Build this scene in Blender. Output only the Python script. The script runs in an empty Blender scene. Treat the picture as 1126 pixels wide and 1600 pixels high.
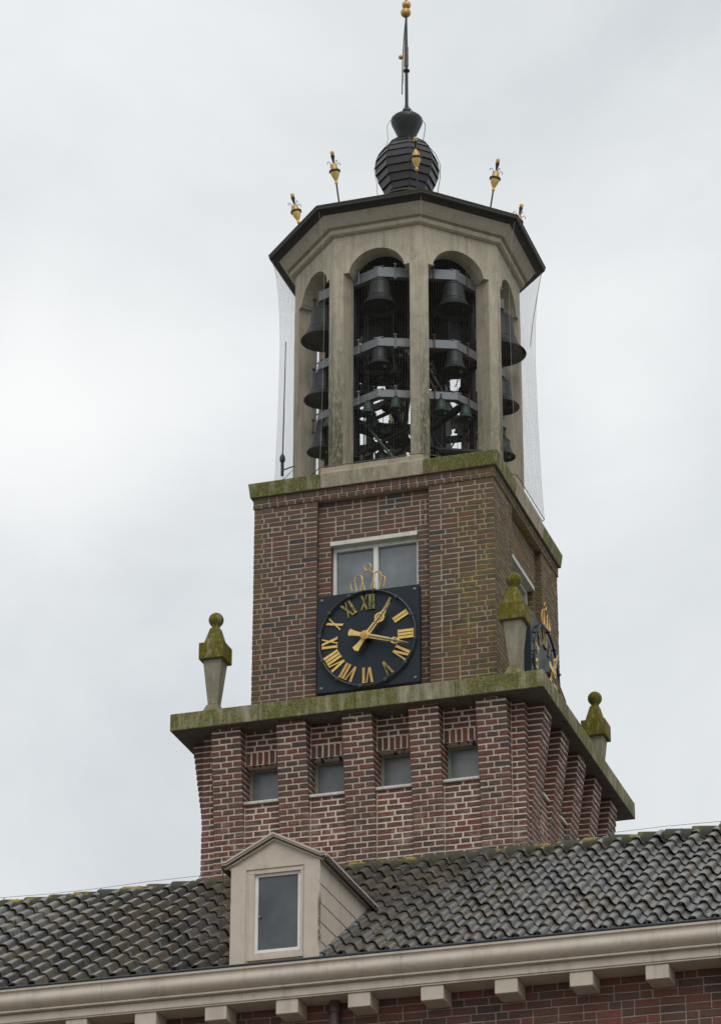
import bpy, math, random
import numpy as np
from mathutils import Matrix, Vector
random.seed(7)
PI = math.pi
R = math.radians
scn = bpy.context.scene
col = scn.collection
Z0 = 16.79            # height of the lower ledge above the square

# ------------------------------------------------------------------ camera
yaw, pitch, roll = 0.310008, 0.452967, 0.0016949
fw = Vector((-math.sin(yaw)*math.cos(pitch), math.cos(yaw)*math.cos(pitch), math.sin(pitch)))
r0 = fw.cross(Vector((0, 0, 1))).normalized(); u0 = r0.cross(fw)
cr = r0*math.cos(roll) + u0*math.sin(roll); cu = u0*math.cos(roll) - r0*math.sin(roll)
CAM = Vector((11.15269, -36.96473, -15.18776 + Z0))
cd = bpy.data.cameras.new('camera'); cam = bpy.data.objects.new('camera', cd); col.objects.link(cam)
cam.matrix_world = Matrix(((cr.x, cu.x, -fw.x, CAM.x), (cr.y, cu.y, -fw.y, CAM.y), (cr.z, cu.z, -fw.z, CAM.z), (0, 0, 0, 1)))
cd.sensor_fit = 'VERTICAL'; cd.sensor_height = 36; cd.lens = 4954.4363/1600*36
cd.clip_start = 0.5; cd.clip_end = 5000
scn.camera = cam

# ------------------------------------------------------------------ sky: Nishita sky behind an overcast cloud layer
SUN_EL, SUN_AZ = R(52), R(28)      # azimuth from -Y (the front) towards +X
w = bpy.data.worlds.new('World'); scn.world = w; w.use_nodes = True
nt = w.node_tree; N = nt.nodes; Lk = nt.links; N.clear()
wo = N.new('ShaderNodeOutputWorld'); bg = N.new('ShaderNodeBackground'); bg.inputs[1].default_value = 0.1
sky = N.new('ShaderNodeTexSky'); sky.sky_type = 'NISHITA'; sky.sun_disc = False
sky.sun_elevation = SUN_EL; sky.sun_rotation = PI - SUN_AZ
tc = N.new('ShaderNodeTexCoord')
mp = N.new('ShaderNodeMapping'); mp.inputs['Scale'].default_value = (1, 1, 1.5); mp.inputs['Location'].default_value = (0.9, 0.2, 0.35)
n1 = N.new('ShaderNodeTexNoise'); n1.inputs['Scale'].default_value = 4.6; n1.inputs['Detail'].default_value = 6; n1.inputs['Roughness'].default_value = 0.56
n1.inputs['Distortion'].default_value = 0.35
cr1 = N.new('ShaderNodeValToRGB')
e = cr1.color_ramp.elements
e[0].position = 0.40; e[0].color = (6.75, 7.1, 7.4, 1)
e[1].position = 0.70; e[1].color = (8.7, 8.95, 9.1, 1)
m = cr1.color_ramp.elements.new(0.50); m.color = (7.45, 7.8, 8.02, 1)
mx = N.new('ShaderNodeMix'); mx.data_type = 'RGBA'; mx.inputs['Factor'].default_value = 0.97
def thin_cloud(ix, iy, rad, amt, prev):
    # a thinner, brighter place in the overcast, ragged at its edge
    d = (fw + cr*(ix - 563)/4954.4 + cu*(800 - iy)/4954.4).normalized()
    vd_ = N.new('ShaderNodeVectorMath'); vd_.operation = 'DISTANCE'; vd_.inputs[1].default_value = d
    nv = N.new('ShaderNodeTexNoise'); nv.inputs['Scale'].default_value = 9; nv.inputs['Detail'].default_value = 5
    sc_ = N.new('ShaderNodeVectorMath'); sc_.operation = 'SCALE'; sc_.inputs['Scale'].default_value = 0.09
    ad = N.new('ShaderNodeVectorMath'); ad.operation = 'ADD'
    sb = N.new('ShaderNodeVectorMath'); sb.operation = 'SUBTRACT'; sb.inputs[1].default_value = (0.5, 0.5, 0.5)
    nm_ = N.new('ShaderNodeVectorMath'); nm_.operation = 'NORMALIZE'
    Lk.new(tc.outputs['Generated'], nm_.inputs[0]); Lk.new(nm_.outputs[0], nv.inputs['Vector'])
    Lk.new(nv.outputs['Color'], sb.inputs[0]); Lk.new(sb.outputs[0], sc_.inputs[0]); Lk.new(nm_.outputs[0], ad.inputs[0]); Lk.new(sc_.outputs[0], ad.inputs[1])
    Lk.new(ad.outputs[0], vd_.inputs[0])
    mr = N.new('ShaderNodeMapRange'); mr.interpolation_type = 'SMOOTHSTEP'; mr.inputs[1].default_value = rad; mr.inputs[2].default_value = rad*0.1
    mr.inputs[3].default_value = 0; mr.inputs[4].default_value = amt; Lk.new(vd_.outputs['Value'], mr.inputs[0])
    m_ = N.new('ShaderNodeMix'); m_.data_type = 'RGBA'; m_.inputs['B'].default_value = (9.9, 10.0, 10.0, 1)
    Lk.new(mr.outputs[0], m_.inputs['Factor']); Lk.new(prev, m_.inputs['A']); return m_.outputs['Result']
c0 = thin_cloud(60, 640, 0.085, 0.95, cr1.outputs[0]); c0 = thin_cloud(960, 560, 0.06, 0.55, c0); c0 = thin_cloud(330, 600, 0.05, 0.4, c0)
Lk.new(tc.outputs['Generated'], mp.inputs[0]); Lk.new(mp.outputs[0], n1.inputs['Vector']); Lk.new(n1.outputs['Fac'], cr1.inputs[0])
Lk.new(sky.outputs[0], mx.inputs['A']); Lk.new(c0, mx.inputs['B']); Lk.new(mx.outputs['Result'], bg.inputs[0]); Lk.new(bg.outputs[0], wo.inputs[0])
sd = bpy.data.lights.new('sun', 'SUN'); sd.energy = 1.15; sd.angle = R(35); sd.color = (1, 0.98, 0.95)
sun = bpy.data.objects.new('sun', sd); col.objects.link(sun); sun.location = (0, 0, 60)
sv = Vector((math.sin(SUN_AZ)*math.cos(SUN_EL), -math.cos(SUN_AZ)*math.cos(SUN_EL), math.sin(SUN_EL)))
sun.rotation_euler = (-sv).to_track_quat('-Z', 'Y').to_euler()
scn.view_settings.view_transform = 'Standard'; scn.view_settings.look = 'None'
scn.view_settings.gamma = 1; scn.view_settings.exposure = 0; scn.view_settings.use_curve_mapping = False

# ------------------------------------------------------------------ materials
def new_mat(name):
    mt = bpy.data.materials.new(name); mt.use_nodes = True
    t = mt.node_tree; return mt, t, t.nodes['Principled BSDF']
class G:
    """small node-graph helper working in world space"""
    def __init__(s, t):
        s.t = t; s.n = t.nodes; s.geo = s.n.new('ShaderNodeNewGeometry')
    def link(s, a, b): s.t.links.new(a, b)
    def noise(s, scale, detail=4, rough=0.55, stretch=(1, 1, 1), loc=(0, 0, 0), dist=0):
        mpn = s.n.new('ShaderNodeMapping'); mpn.inputs['Scale'].default_value = stretch; mpn.inputs['Location'].default_value = loc
        s.link(s.geo.outputs['Position'], mpn.inputs[0])
        q = s.n.new('ShaderNodeTexNoise'); q.inputs['Scale'].default_value = scale; q.inputs['Detail'].default_value = detail
        q.inputs['Roughness'].default_value = rough; q.inputs['Distortion'].default_value = dist
        s.link(mpn.outputs[0], q.inputs['Vector']); return q.outputs['Fac']
    def ramp(s, fac, stops, interp='LINEAR'):
        q = s.n.new('ShaderNodeValToRGB'); q.color_ramp.interpolation = interp; el = q.color_ramp.elements
        def c(v): return (v, v, v, 1) if isinstance(v, (int, float)) else (*v, 1)
        el[0].position, el[0].color = stops[0][0], c(stops[0][1]); el[1].position, el[1].color = stops[-1][0], c(stops[-1][1])
        for p, v in stops[1:-1]:
            k = el.new(p); k.color = c(v)
        if fac is not None: s.link(fac, q.inputs[0])
        return q.outputs[0]
    def mix(s, f, a, b, mode='MIX'):
        q = s.n.new('ShaderNodeMix'); q.data_type = 'RGBA'; q.blend_type = mode
        for v, i in ((f, 'Factor'), (a, 'A'), (b, 'B')):
            if hasattr(v, 'links'): s.link(v, q.inputs[i])
            elif isinstance(v, (int, float)): q.inputs[i].default_value = v if i == 'Factor' else (v, v, v, 1)
            else: q.inputs[i].default_value = (*v, 1)
        return q.outputs['Result']
    def math(s, op, a, b=None, c=None, clamp=False):
        q = s.n.new('ShaderNodeMath'); q.operation = op; q.use_clamp = clamp
        for i, v in enumerate((a, b, c)):
            if v is None: continue
            if hasattr(v, 'links'): s.link(v, q.inputs[i])
            else: q.inputs[i].default_value = v
        return q.outputs[0]
    def attr(s, name):
        a = s.n.new('ShaderNodeAttribute'); a.attribute_type = 'GEOMETRY'; a.attribute_name = name
        b = s.n.new('ShaderNodeAttribute'); b.attribute_type = 'OBJECT'; b.attribute_name = name
        return s.math('ADD', a.outputs['Fac'], b.outputs['Fac'])
    def xyz(s):
        q = s.n.new('ShaderNodeSeparateXYZ'); s.link(s.geo.outputs['Position'], q.inputs[0]); return q.outputs
    def bump(s, bsdf, h, strength=0.3, dist=0.01):
        q = s.n.new('ShaderNodeBump'); q.inputs['Strength'].default_value = strength; q.inputs['Distance'].default_value = dist
        s.link(h, q.inputs['Height']); s.link(q.outputs[0], bsdf.inputs['Normal'])
def base(b, v):
    b.inputs['Base Color'].default_value = (*v, 1)
M = {}
def mask_box(g, lo, hi, axis, soft):
    """1 inside lo..hi along world axis with soft edges"""
    o = g.xyz()[axis]
    a = g.n.new('ShaderNodeMapRange'); a.inputs[1].default_value = lo - soft; a.inputs[2].default_value = lo + soft; g.link(o, a.inputs[0])
    c = g.n.new('ShaderNodeMapRange'); c.inputs[1].default_value = hi + soft; c.inputs[2].default_value = hi - soft; g.link(o, c.inputs[0])
    return g.math('MULTIPLY', a.outputs[0], c.outputs[0])
def brick_mat(name, stops, moss_corner=False, grime=0.35):
    mt, t, b = new_mat(name); g = G(t)
    rnd = g.attr('rnd')
    c = g.ramp(rnd, stops)
    fine = g.noise(38, 5, 0.7); big = g.noise(9, 3)
    c = g.mix(0.75, c, g.ramp(fine, [(0.28, 0.55), (0.72, 1.45)]), 'MULTIPLY')
    c = g.mix(g.ramp(big, [(0.5, 0), (0.75, grime)]), c, (0.085, 0.075, 0.06))
    soot = g.noise(2.3, 4, 0.6)
    c = g.mix(g.ramp(soot, [(0.5, 0), (0.68, 0.45)]), c, (0.10, 0.08, 0.062))
    spots = g.noise(70, 2, 0.5)
    c = g.mix(g.ramp(spots, [(0.68, 0), (0.76, 0.5)]), c, (0.40, 0.34, 0.28))
    salt = g.math('MULTIPLY', mask_box(g, Z0 - 3.0, Z0 - 1.35, 2, 0.35), g.ramp(g.noise(7, 6, 0.75, loc=(5, 5, 5)), [(0.50, 0), (0.62, 0.5)]))
    if name.startswith('red'): c = g.mix(salt, c, (0.36, 0.27, 0.22))
    if moss_corner: c = moss(g, c, 0.30)
    t.links.new(c, b.inputs['Base Color']); b.inputs['Roughness'].default_value = 0.85
    g.bump(b, fine, 0.6, 0.006)
    return mt
def moss(g, c, amt, col1=(0.13, 0.115, 0.03), col2=(0.24, 0.20, 0.028)):
    """algae that has grown on the weather corner of the upper wall, and thinly on its left edge"""
    f = mask_box(g, 1.28, 3.0, 0, 0.32)
    nn = g.noise(2.6, 5, 0.65); n2 = g.noise(14, 4, 0.6)
    k = g.math('MULTIPLY', f, g.ramp(nn, [(0.34, 0.15), (0.62, 1)]))
    f2 = g.math('MULTIPLY', mask_box(g, 0.95, 1.75, 0, 0.2), mask_box(g, Z0 + 0.4, Z0 + 2.7, 2, 0.3))
    k = g.math('MAXIMUM', k, g.math('MULTIPLY', f2, g.ramp(nn, [(0.40, 0), (0.56, 0.9)])))
    f3 = mask_box(g, -3.0, -1.5, 0, 0.07)
    k = g.math('MAXIMUM', k, g.math('MULTIPLY', f3, g.ramp(nn, [(0.35, 0), (0.6, 0.8)])))
    k = g.math('MULTIPLY', k, amt, clamp=True)
    return g.mix(k, c, g.mix(g.ramp(n2, [(0.4, 0), (0.6, 1)]), col1, col2))
def mortar_mat(name, colr, moss_corner=False, var=0.3):
    mt, t, b = new_mat(name); g = G(t)
    n_ = g.noise(30, 5, 0.65); n2 = g.noise(3, 4)
    c = g.mix(0.9, colr, g.ramp(n_, [(0.25, 1 - var), (0.75, 1 + var*0.6)]), 'MULTIPLY')
    c = g.mix(g.ramp(n2, [(0.45, 0), (0.7, 0.35)]), c, tuple(v*0.55 for v in colr))
    if moss_corner: c = moss(g, c, 0.72, (0.17, 0.15, 0.04), (0.36, 0.31, 0.05))
    t.links.new(c, b.inputs['Base Color']); b.inputs['Roughness'].default_value = 0.95
    g.bump(b, n_, 0.7, 0.008); return mt
M['brick_low'] = brick_mat('red_brick_lower', [(0, (0.066, 0.042, 0.034)), (0.25, (0.100, 0.050, 0.037)), (0.55, (0.135, 0.054, 0.039)), (0.85, (0.170, 0.054, 0.038)), (1, (0.195, 0.062, 0.038))])
M['brick_up'] = brick_mat('brown_brick_upper', [(0, (0.050, 0.048, 0.050)), (0.03, (0.060, 0.052, 0.050)), (0.14, (0.084, 0.056, 0.046)), (0.5, (0.110, 0.062, 0.047)), (0.86, (0.130, 0.064, 0.046)), (0.98, (0.145, 0.058, 0.043)), (1, (0.155, 0.055, 0.041))], True)
M['brick_fac'] = brick_mat('facade_brick', [(0, (0.075, 0.052, 0.045)), (0.4, (0.13, 0.062, 0.047)), (0.8, (0.18, 0.062, 0.046)), (1, (0.21, 0.066, 0.046))])
M['mortar_low'] = mortar_mat('pale_mortar', (0.72, 0.60, 0.50))
M['mortar_up'] = mortar_mat('grey_tan_mortar', (0.44, 0.36, 0.27), True)
M['mortar_fac'] = mortar_mat('facade_mortar', (0.38, 0.30, 0.25))
def stone_mat(name, basec, algae, hue1=(0.082, 0.084, 0.024), hue2=(0.20, 0.172, 0.05), dark=(0.10, 0.095, 0.075)):
    mt, t, b = new_mat(name); g = G(t)
    a = g.math('MULTIPLY', g.attr('moss'), algae)
    streak = g.noise(9, 6, 0.7, (1, 1, 0.16)); blot = g.noise(1.7, 5, 0.65); fine = g.noise(55, 5, 0.7); mid = g.noise(11, 5, 0.7)
    c = g.mix(0.8, basec, g.ramp(mid, [(0.3, 0.72), (0.7, 1.18)]), 'MULTIPLY')
    c = g.mix(g.ramp(streak, [(0.44, 0), (0.7, 0.6)]), c, dark)
    gcol = g.mix(g.ramp(fine, [(0.4, 0), (0.62, 1)]), hue1, hue2)
    k = g.math('MULTIPLY', a, g.math('ADD', g.ramp(streak, [(0.36, 0.35), (0.55, 0.95)]), g.ramp(blot, [(0.4, 0), (0.66, 0.7)])), clamp=True)
    c = g.mix(k, c, gcol)
    lich = g.noise(17, 5, 0.7, (1, 1, 0.3), loc=(4, 1, 2))
    c = g.mix(g.math('MULTIPLY', a, g.ramp(lich, [(0.55, 0), (0.64, 0.4)])), c, (0.34, 0.31, 0.16))
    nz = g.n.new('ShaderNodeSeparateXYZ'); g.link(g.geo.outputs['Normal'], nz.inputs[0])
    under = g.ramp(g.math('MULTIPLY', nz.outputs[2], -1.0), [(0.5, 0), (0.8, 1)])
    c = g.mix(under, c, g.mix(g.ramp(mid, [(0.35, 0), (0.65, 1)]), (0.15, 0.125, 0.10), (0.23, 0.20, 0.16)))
    t.links.new(c, b.inputs['Base Color']); b.inputs['Roughness'].default_value = 0.92
    g.bump(b, g.math('ADD', fine, mid), 0.55, 0.012); return mt
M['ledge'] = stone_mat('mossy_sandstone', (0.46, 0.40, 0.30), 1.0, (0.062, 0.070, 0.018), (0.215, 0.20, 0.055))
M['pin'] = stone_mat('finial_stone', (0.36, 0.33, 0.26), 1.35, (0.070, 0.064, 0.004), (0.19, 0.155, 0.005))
def paint_mat(name, colr, rough=0.6, dirt=0.35, streaks=True, dcol=(0.12, 0.10, 0.075), sc=1.0):
    mt, t, b = new_mat(name); g = G(t)
    n_ = g.noise(5*sc, 5, 0.7); st = g.noise(11*sc, 5, 0.65, (1, 1, 0.12)); f = g.noise(45, 4, 0.7)
    c = g.mix(0.6, colr, g.ramp(n_, [(0.3, 0.82), (0.7, 1.1)]), 'MULTIPLY')
    if streaks: c = g.mix(g.ramp(st, [(0.52, 0), (0.74, dirt)]), c, dcol)
    c = g.mix(g.ramp(f, [(0.62, 0), (0.75, dirt*0.8)]), c, dcol)
    if name.startswith('taupe'):
        k = g.math('MULTIPLY', mask_box(g, 0.926, 0.960, 0, 0.006), mask_box(g, Z0 - 4.62, Z0 - 4.08, 2, 0.06))
        k = g.math('MULTIPLY', g.math('MULTIPLY', k, mask_box(g, -7.0, -6.462, 1, 0.004)), g.ramp(g.noise(16, 5, 0.7), [(0.36, 0), (0.52, 1)]))
        c = g.mix(k, c, (0.13, 0.12, 0.03))
        pe = g.math('MULTIPLY', g.ramp(g.noise(33, 5, 0.75, (1, 1, 0.5)), [(0.60, 0), (0.64, 1)]), g.ramp(g.noise(2.2, 3, 0.6, loc=(3, 3, 3)), [(0.50, 0), (0.60, 0.7)]))
        c = g.mix(pe, c, (0.24, 0.20, 0.155))
    t.links.new(c, b.inputs['Base Color']); b.inputs['Roughness'].default_value = rough
    g.bump(b, f, 0.2, 0.004); return mt
def concrete_mat():
    mt, t, b = new_mat('belfry_concrete'); g = G(t)
    n_ = g.noise(6, 5, 0.7); st = g.noise(13, 6, 0.7, (1, 1, 0.10)); f = g.noise(60, 5, 0.7)
    c = g.mix(0.6, (0.60, 0.53, 0.405), g.ramp(n_, [(0.3, 0.82), (0.7, 1.12)]), 'MULTIPLY')
    c = g.mix(g.ramp(st, [(0.47, 0), (0.70, 0.5)]), c, (0.19, 0.165, 0.115))
    wx = g.noise(3.1, 5, 0.7, loc=(9, 2, 4)); c = g.mix(g.ramp(wx, [(0.52, 0), (0.66, 0.35)]), c, (0.24, 0.21, 0.15))
    # run-off stain on the piers: grows towards the sill, where rain splashes
    z = g.xyz()[2]
    mr = g.n.new('ShaderNodeMapRange'); mr.inputs[1].default_value = Z0 + 6.4; mr.inputs[2].default_value = Z0 + 4.2; g.link(z, mr.inputs[0])
    sp = g.noise(24, 6, 0.75, (1, 1, 0.35)); pt = g.attr('stain')
    k = g.math('MULTIPLY', g.math('MULTIPLY', mr.outputs[0], pt), g.ramp(sp, [(0.33, 0.25), (0.54, 1.0)]), clamp=True)
    c = g.mix(k, c, (0.10, 0.095, 0.05))
    t.links.new(c, b.inputs['Base Color']); b.inputs['Roughness'].default_value = 0.88
    g.bump(b, f, 0.35, 0.006); return mt
M['concrete'] = concrete_mat()
M['sill'] = paint_mat('rust_streaked_sill', (0.52, 0.44, 0.32), 0.85, 0.75, dcol=(0.34, 0.19, 0.09))
M['cornice'] = paint_mat('cornice_concrete', (0.54, 0.475, 0.375), 0.85, 0.4)
M['paint'] = paint_mat('taupe_wood_paint', (0.58, 0.495, 0.405), 0.55, 0.3, sc=0.8)
M['white'] = paint_mat('white_window_paint', (0.80, 0.79, 0.73), 0.5, 0.2)
M['lintel'] = paint_mat('pale_stone_lintel', (0.66, 0.66, 0.60), 0.8, 0.4)
M['maroon'] = paint_mat('maroon_pipe_paint', (0.10, 0.055, 0.06), 0.45, 0.3)
def simple(name, c, rough=0.6, metal=0.0, var=0.25, sc=14, bump=0.15):
    mt, t, b = new_mat(name); g = G(t); n_ = g.noise(sc, 5, 0.65)
    cc = g.mix(0.9, c, g.ramp(n_, [(0.25, 1 - var), (0.75, 1 + var)]), 'MULTIPLY')
    t.links.new(cc, b.inputs['Base Color']); b.inputs['Metallic'].default_value = metal
    t.links.new(g.ramp(n_, [(0.2, max(rough - 0.12, 0.05)), (0.8, min(rough + 0.12, 1))]), b.inputs['Roughness'])
    if bump: g.bump(b, n_, bump, 0.004)
    return mt
M['lead'] = simple('weathered_lead', (0.20, 0.21, 0.225), 0.6, 0.3)
M['roofmetal'] = simple('dark_roof_edge', (0.030, 0.027, 0.027), 0.6, 0)
M['rim'] = simple('blue_black_gutter_rim', (0.022, 0.032, 0.042), 0.4, 0)
M['dome'] = simple('black_slate_shingle', (0.030, 0.026, 0.027), 0.35, 0, 0.5, 22, 0.4)
M['black'] = simple('black_painted_iron', (0.018, 0.018, 0.020), 0.45, 0.0)
M['galv'] = simple('galvanised_steel', (0.20, 0.215, 0.225), 0.5, 0.35, 0.25, 30)
M['bolt'] = simple('dull_bolt_steel', (0.07, 0.08, 0.085), 0.3, 0.3)
M['bronze'] = simple('patinated_bronze', (0.030, 0.034, 0.034), 0.5, 0.35, 0.5, 9)
M['bronze_green'] = simple('green_patinated_bronze', (0.036, 0.064, 0.056), 0.55, 0.3, 0.5, 9)
M['winframe'] = simple('grey_green_window_frame', (0.20, 0.21, 0.17), 0.6)
M['inner'] = simple('dark_frame_paint', (0.013, 0.013, 0.016), 0.55)
M['ceiling'] = simple('dark_ceiling_board', (0.022, 0.020, 0.024), 0.8)
M['dial'] = simple('blue_black_dial_enamel', (0.019, 0.029, 0.038), 0.42, 0.0, 0.12, 3, 0.03)
def gold_mat(name, c, mossy, met=0.85):
    mt, t, b = new_mat(name); g = G(t); n_ = g.noise(26, 5, 0.7)
    cc = g.mix(0.8, c, g.ramp(n_, [(0.3, 0.6), (0.7, 1.2)]), 'MULTIPLY')
    if mossy:
        k = g.ramp(g.noise(16, 4, 0.6), [(0.36, 1.0), (0.62, 0.5)])
        cc = g.mix(k, cc, (0.075, 0.085, 0.012))
        t.links.new(g.math('SUBTRACT', met, g.math('MULTIPLY', k, met)), b.inputs['Metallic'])
    else: b.inputs['Metallic'].default_value = met
    t.links.new(cc, b.inputs['Base Color']); b.inputs['Roughness'].default_value = 0.42
    g.bump(b, n_, 0.2, 0.003); return mt
M['gold'] = gold_mat('gold_leaf', (0.90, 0.60, 0.17), False, 0.12)
M['gold_old'] = gold_mat('tarnished_gold_leaf', (0.62, 0.385, 0.12), False, 0.45)
M['gold_moss'] = gold_mat('gold_leaf_under_algae', (0.80, 0.50, 0.16), True)
M['dial'].node_tree.nodes['Principled BSDF'].inputs['Specular IOR Level'].default_value = 0.22
M['grey_bar'] = simple('worn_grey_metal', (0.32, 0.28, 0.27), 0.5, 0.4, 0.5, 40)
def glass_mat(name, c, rough=0.06, spec=0.5):
    mt, t, b = new_mat(name); g = G(t)
    n_ = g.noise(2.0, 3)
    t.links.new(g.mix(0.9, c, g.ramp(n_, [(0.3, 0.55), (0.7, 1.4)]), 'MULTIPLY'), b.inputs['Base Color']); g.bump(b, g.noise(1.6, 2), 0.15, 0.05)  # uneven tone in the pane colour stands in for reflections
    b.inputs['Roughness'].default_value = rough; b.inputs['Specular IOR Level'].default_value = spec; return mt
M['glass'] = glass_mat('dark_window_glass', (0.065, 0.074, 0.080), 0.10, 0.7)
M['glass_hi'] = glass_mat('reflecting_window_glass', (0.155, 0.185, 0.195), 0.12, 0.9)
M['glass_low'] = glass_mat('dusty_window_glass', (0.15, 0.16, 0.165), 0.3, 0.8)
M['net'] = simple('grey_net_cord', (0.16, 0.15, 0.13), 0.9, 0, 0.1, 5, 0)
M['rope'] = simple('pale_net_rope', (0.36, 0.36, 0.35), 0.8, 0, 0.1, 5, 0)
M['cable'] = simple('grey_conductor_cable', (0.16, 0.16, 0.165), 0.6)
M['rust'] = simple('rusty_iron', (0.10, 0.055, 0.035), 0.8)
def tile_mat(name='glazed_pantile'):
    mt, t, b = new_mat(name); g = G(t); rnd = g.attr('rnd')
    c = g.ramp(rnd, [(0, (0.030, 0.030, 0.032)), (0.5, (0.062, 0.059, 0.058)), (0.85, (0.095, 0.087, 0.080)), (0.97, (0.085, 0.070, 0.060)), (1, (0.12, 0.066, 0.050))])
    f = g.noise(50, 5, 0.7); mid = g.noise(7, 5, 0.7)
    c = g.mix(0.8, c, g.ramp(f, [(0.28, 0.55), (0.72, 1.5)]), 'MULTIPLY')
    c = g.mix(g.ramp(mid, [(0.46, 0), (0.66, 0.55)]), c, (0.085, 0.078, 0.05))
    patch = g.noise(1.1, 4, 0.6, loc=(7, 3, 1))
    c = g.mix(g.math('MULTIPLY', g.ramp(patch, [(0.46, 0), (0.58, 0.6)]), g.ramp(mid, [(0.35, 0), (0.55, 1)])), c, (0.135, 0.10, 0.052))
    spot = g.noise(21, 3, 0.6); sel = g.noise(2.7, 4, 0.6, loc=(1, 8, 2))
    c = g.mix(g.math('MULTIPLY', g.ramp(spot, [(0.60, 0), (0.67, 0.9)]), g.ramp(sel, [(0.45, 0), (0.56, 1)])), c, (0.17, 0.155, 0.028))
    dm_ = g.math('MULTIPLY', g.attr('dirt'), g.ramp(g.noise(15, 4, 0.7, loc=(0, 4, 0)), [(0.30, 0.55), (0.6, 1)]), clamp=True)  # mossy dirt plus shade of the valleys between rolls, painted into the colour
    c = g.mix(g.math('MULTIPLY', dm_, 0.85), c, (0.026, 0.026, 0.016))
    fleck = g.noise(85, 2, 0.5, loc=(2, 2, 9))
    c = g.mix(g.ramp(fleck, [(0.66, 0), (0.72, 0.7)]), c, (0.28, 0.27, 0.23))
    t.links.new(c, b.inputs['Base Color'])
    t.links.new(g.ramp(mid, [(0.3, 0.12), (0.7, 0.40)]), b.inputs['Roughness'])
    b.inputs['Specular IOR Level'].default_value = 1.0
    g.bump(b, f, 0.35, 0.006); return mt
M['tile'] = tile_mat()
def ridge_mat():
    mt, t, b = new_mat('mossy_ridge_tile'); g = G(t)
    n_ = g.noise(12, 5, 0.7); l = g.noise(4.5, 4, 0.6, loc=(3, 0, 0)); f = g.noise(50, 4, 0.7)
    c = g.mix(g.ramp(n_, [(0.35, 0), (0.6, 1)]), (0.058, 0.056, 0.05), (0.050, 0.055, 0.018))
    c = g.mix(0.7, c, g.ramp(f, [(0.3, 0.6), (0.7, 1.4)]), 'MULTIPLY')
    up = g.n.new('ShaderNodeSeparateXYZ'); g.link(g.geo.outputs['Normal'], up.inputs[0])
    k = g.math('MULTIPLY', g.ramp(up.outputs[2], [(0.35, 0), (0.75, 1)]), g.ramp(l, [(0.52, 0), (0.6, 1)]))
    c = g.mix(k, c, (0.33, 0.25, 0.022))
    t.links.new(c, b.inputs['Base Color']); b.inputs['Roughness'].default_value = 0.85; g.bump(b, f, 0.6, 0.01); return mt
M['ridge'] = ridge_mat()
def ground_mat():
    mt, t, b = new_mat('paving'); g = G(t); n_ = g.noise(3, 5); n2 = g.noise(0.1, 4)
    c = g.mix(0.8, (0.15, 0.14, 0.125), g.ramp(n_, [(0.3, 0.7), (0.7, 1.2)]), 'MULTIPLY')
    c = g.mix(g.ramp(n2, [(0.4, 0), (0.6, 0.4)]), c, (0.10, 0.11, 0.07))
    t.links.new(c, b.inputs['Base Color']); b.inputs['Roughness'].default_value = 0.9; return mt
M['ground'] = ground_mat()
def facade_plain():
    mt, t, b = new_mat('facade_brickwork_plain'); g = G(t)
    tcn = g.n.new('ShaderNodeMapping'); tcn.inputs['Rotation'].default_value = (R(90), 0, 0)
    g.link(g.geo.outputs['Position'], tcn.inputs[0])
    q = g.n.new('ShaderNodeTexBrick'); g.link(tcn.outputs[0], q.inputs['Vector'])
    q.inputs['Color1'].default_value = (0.17, 0.066, 0.05, 1); q.inputs['Color2'].default_value = (0.11, 0.06, 0.05, 1); q.inputs['Mortar'].default_value = (0.33, 0.26, 0.21, 1)
    q.inputs['Scale'].default_value = 1; q.inputs['Brick Width'].default_value = 0.27; q.inputs['Row Height'].default_value = 0.086; q.inputs['Mortar Size'].default_value = 0.009
    g.link(q.outputs[0], b.inputs['Base Color']); b.inputs['Roughness'].default_value = 0.9; return mt
M['plain'] = facade_plain()

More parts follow.
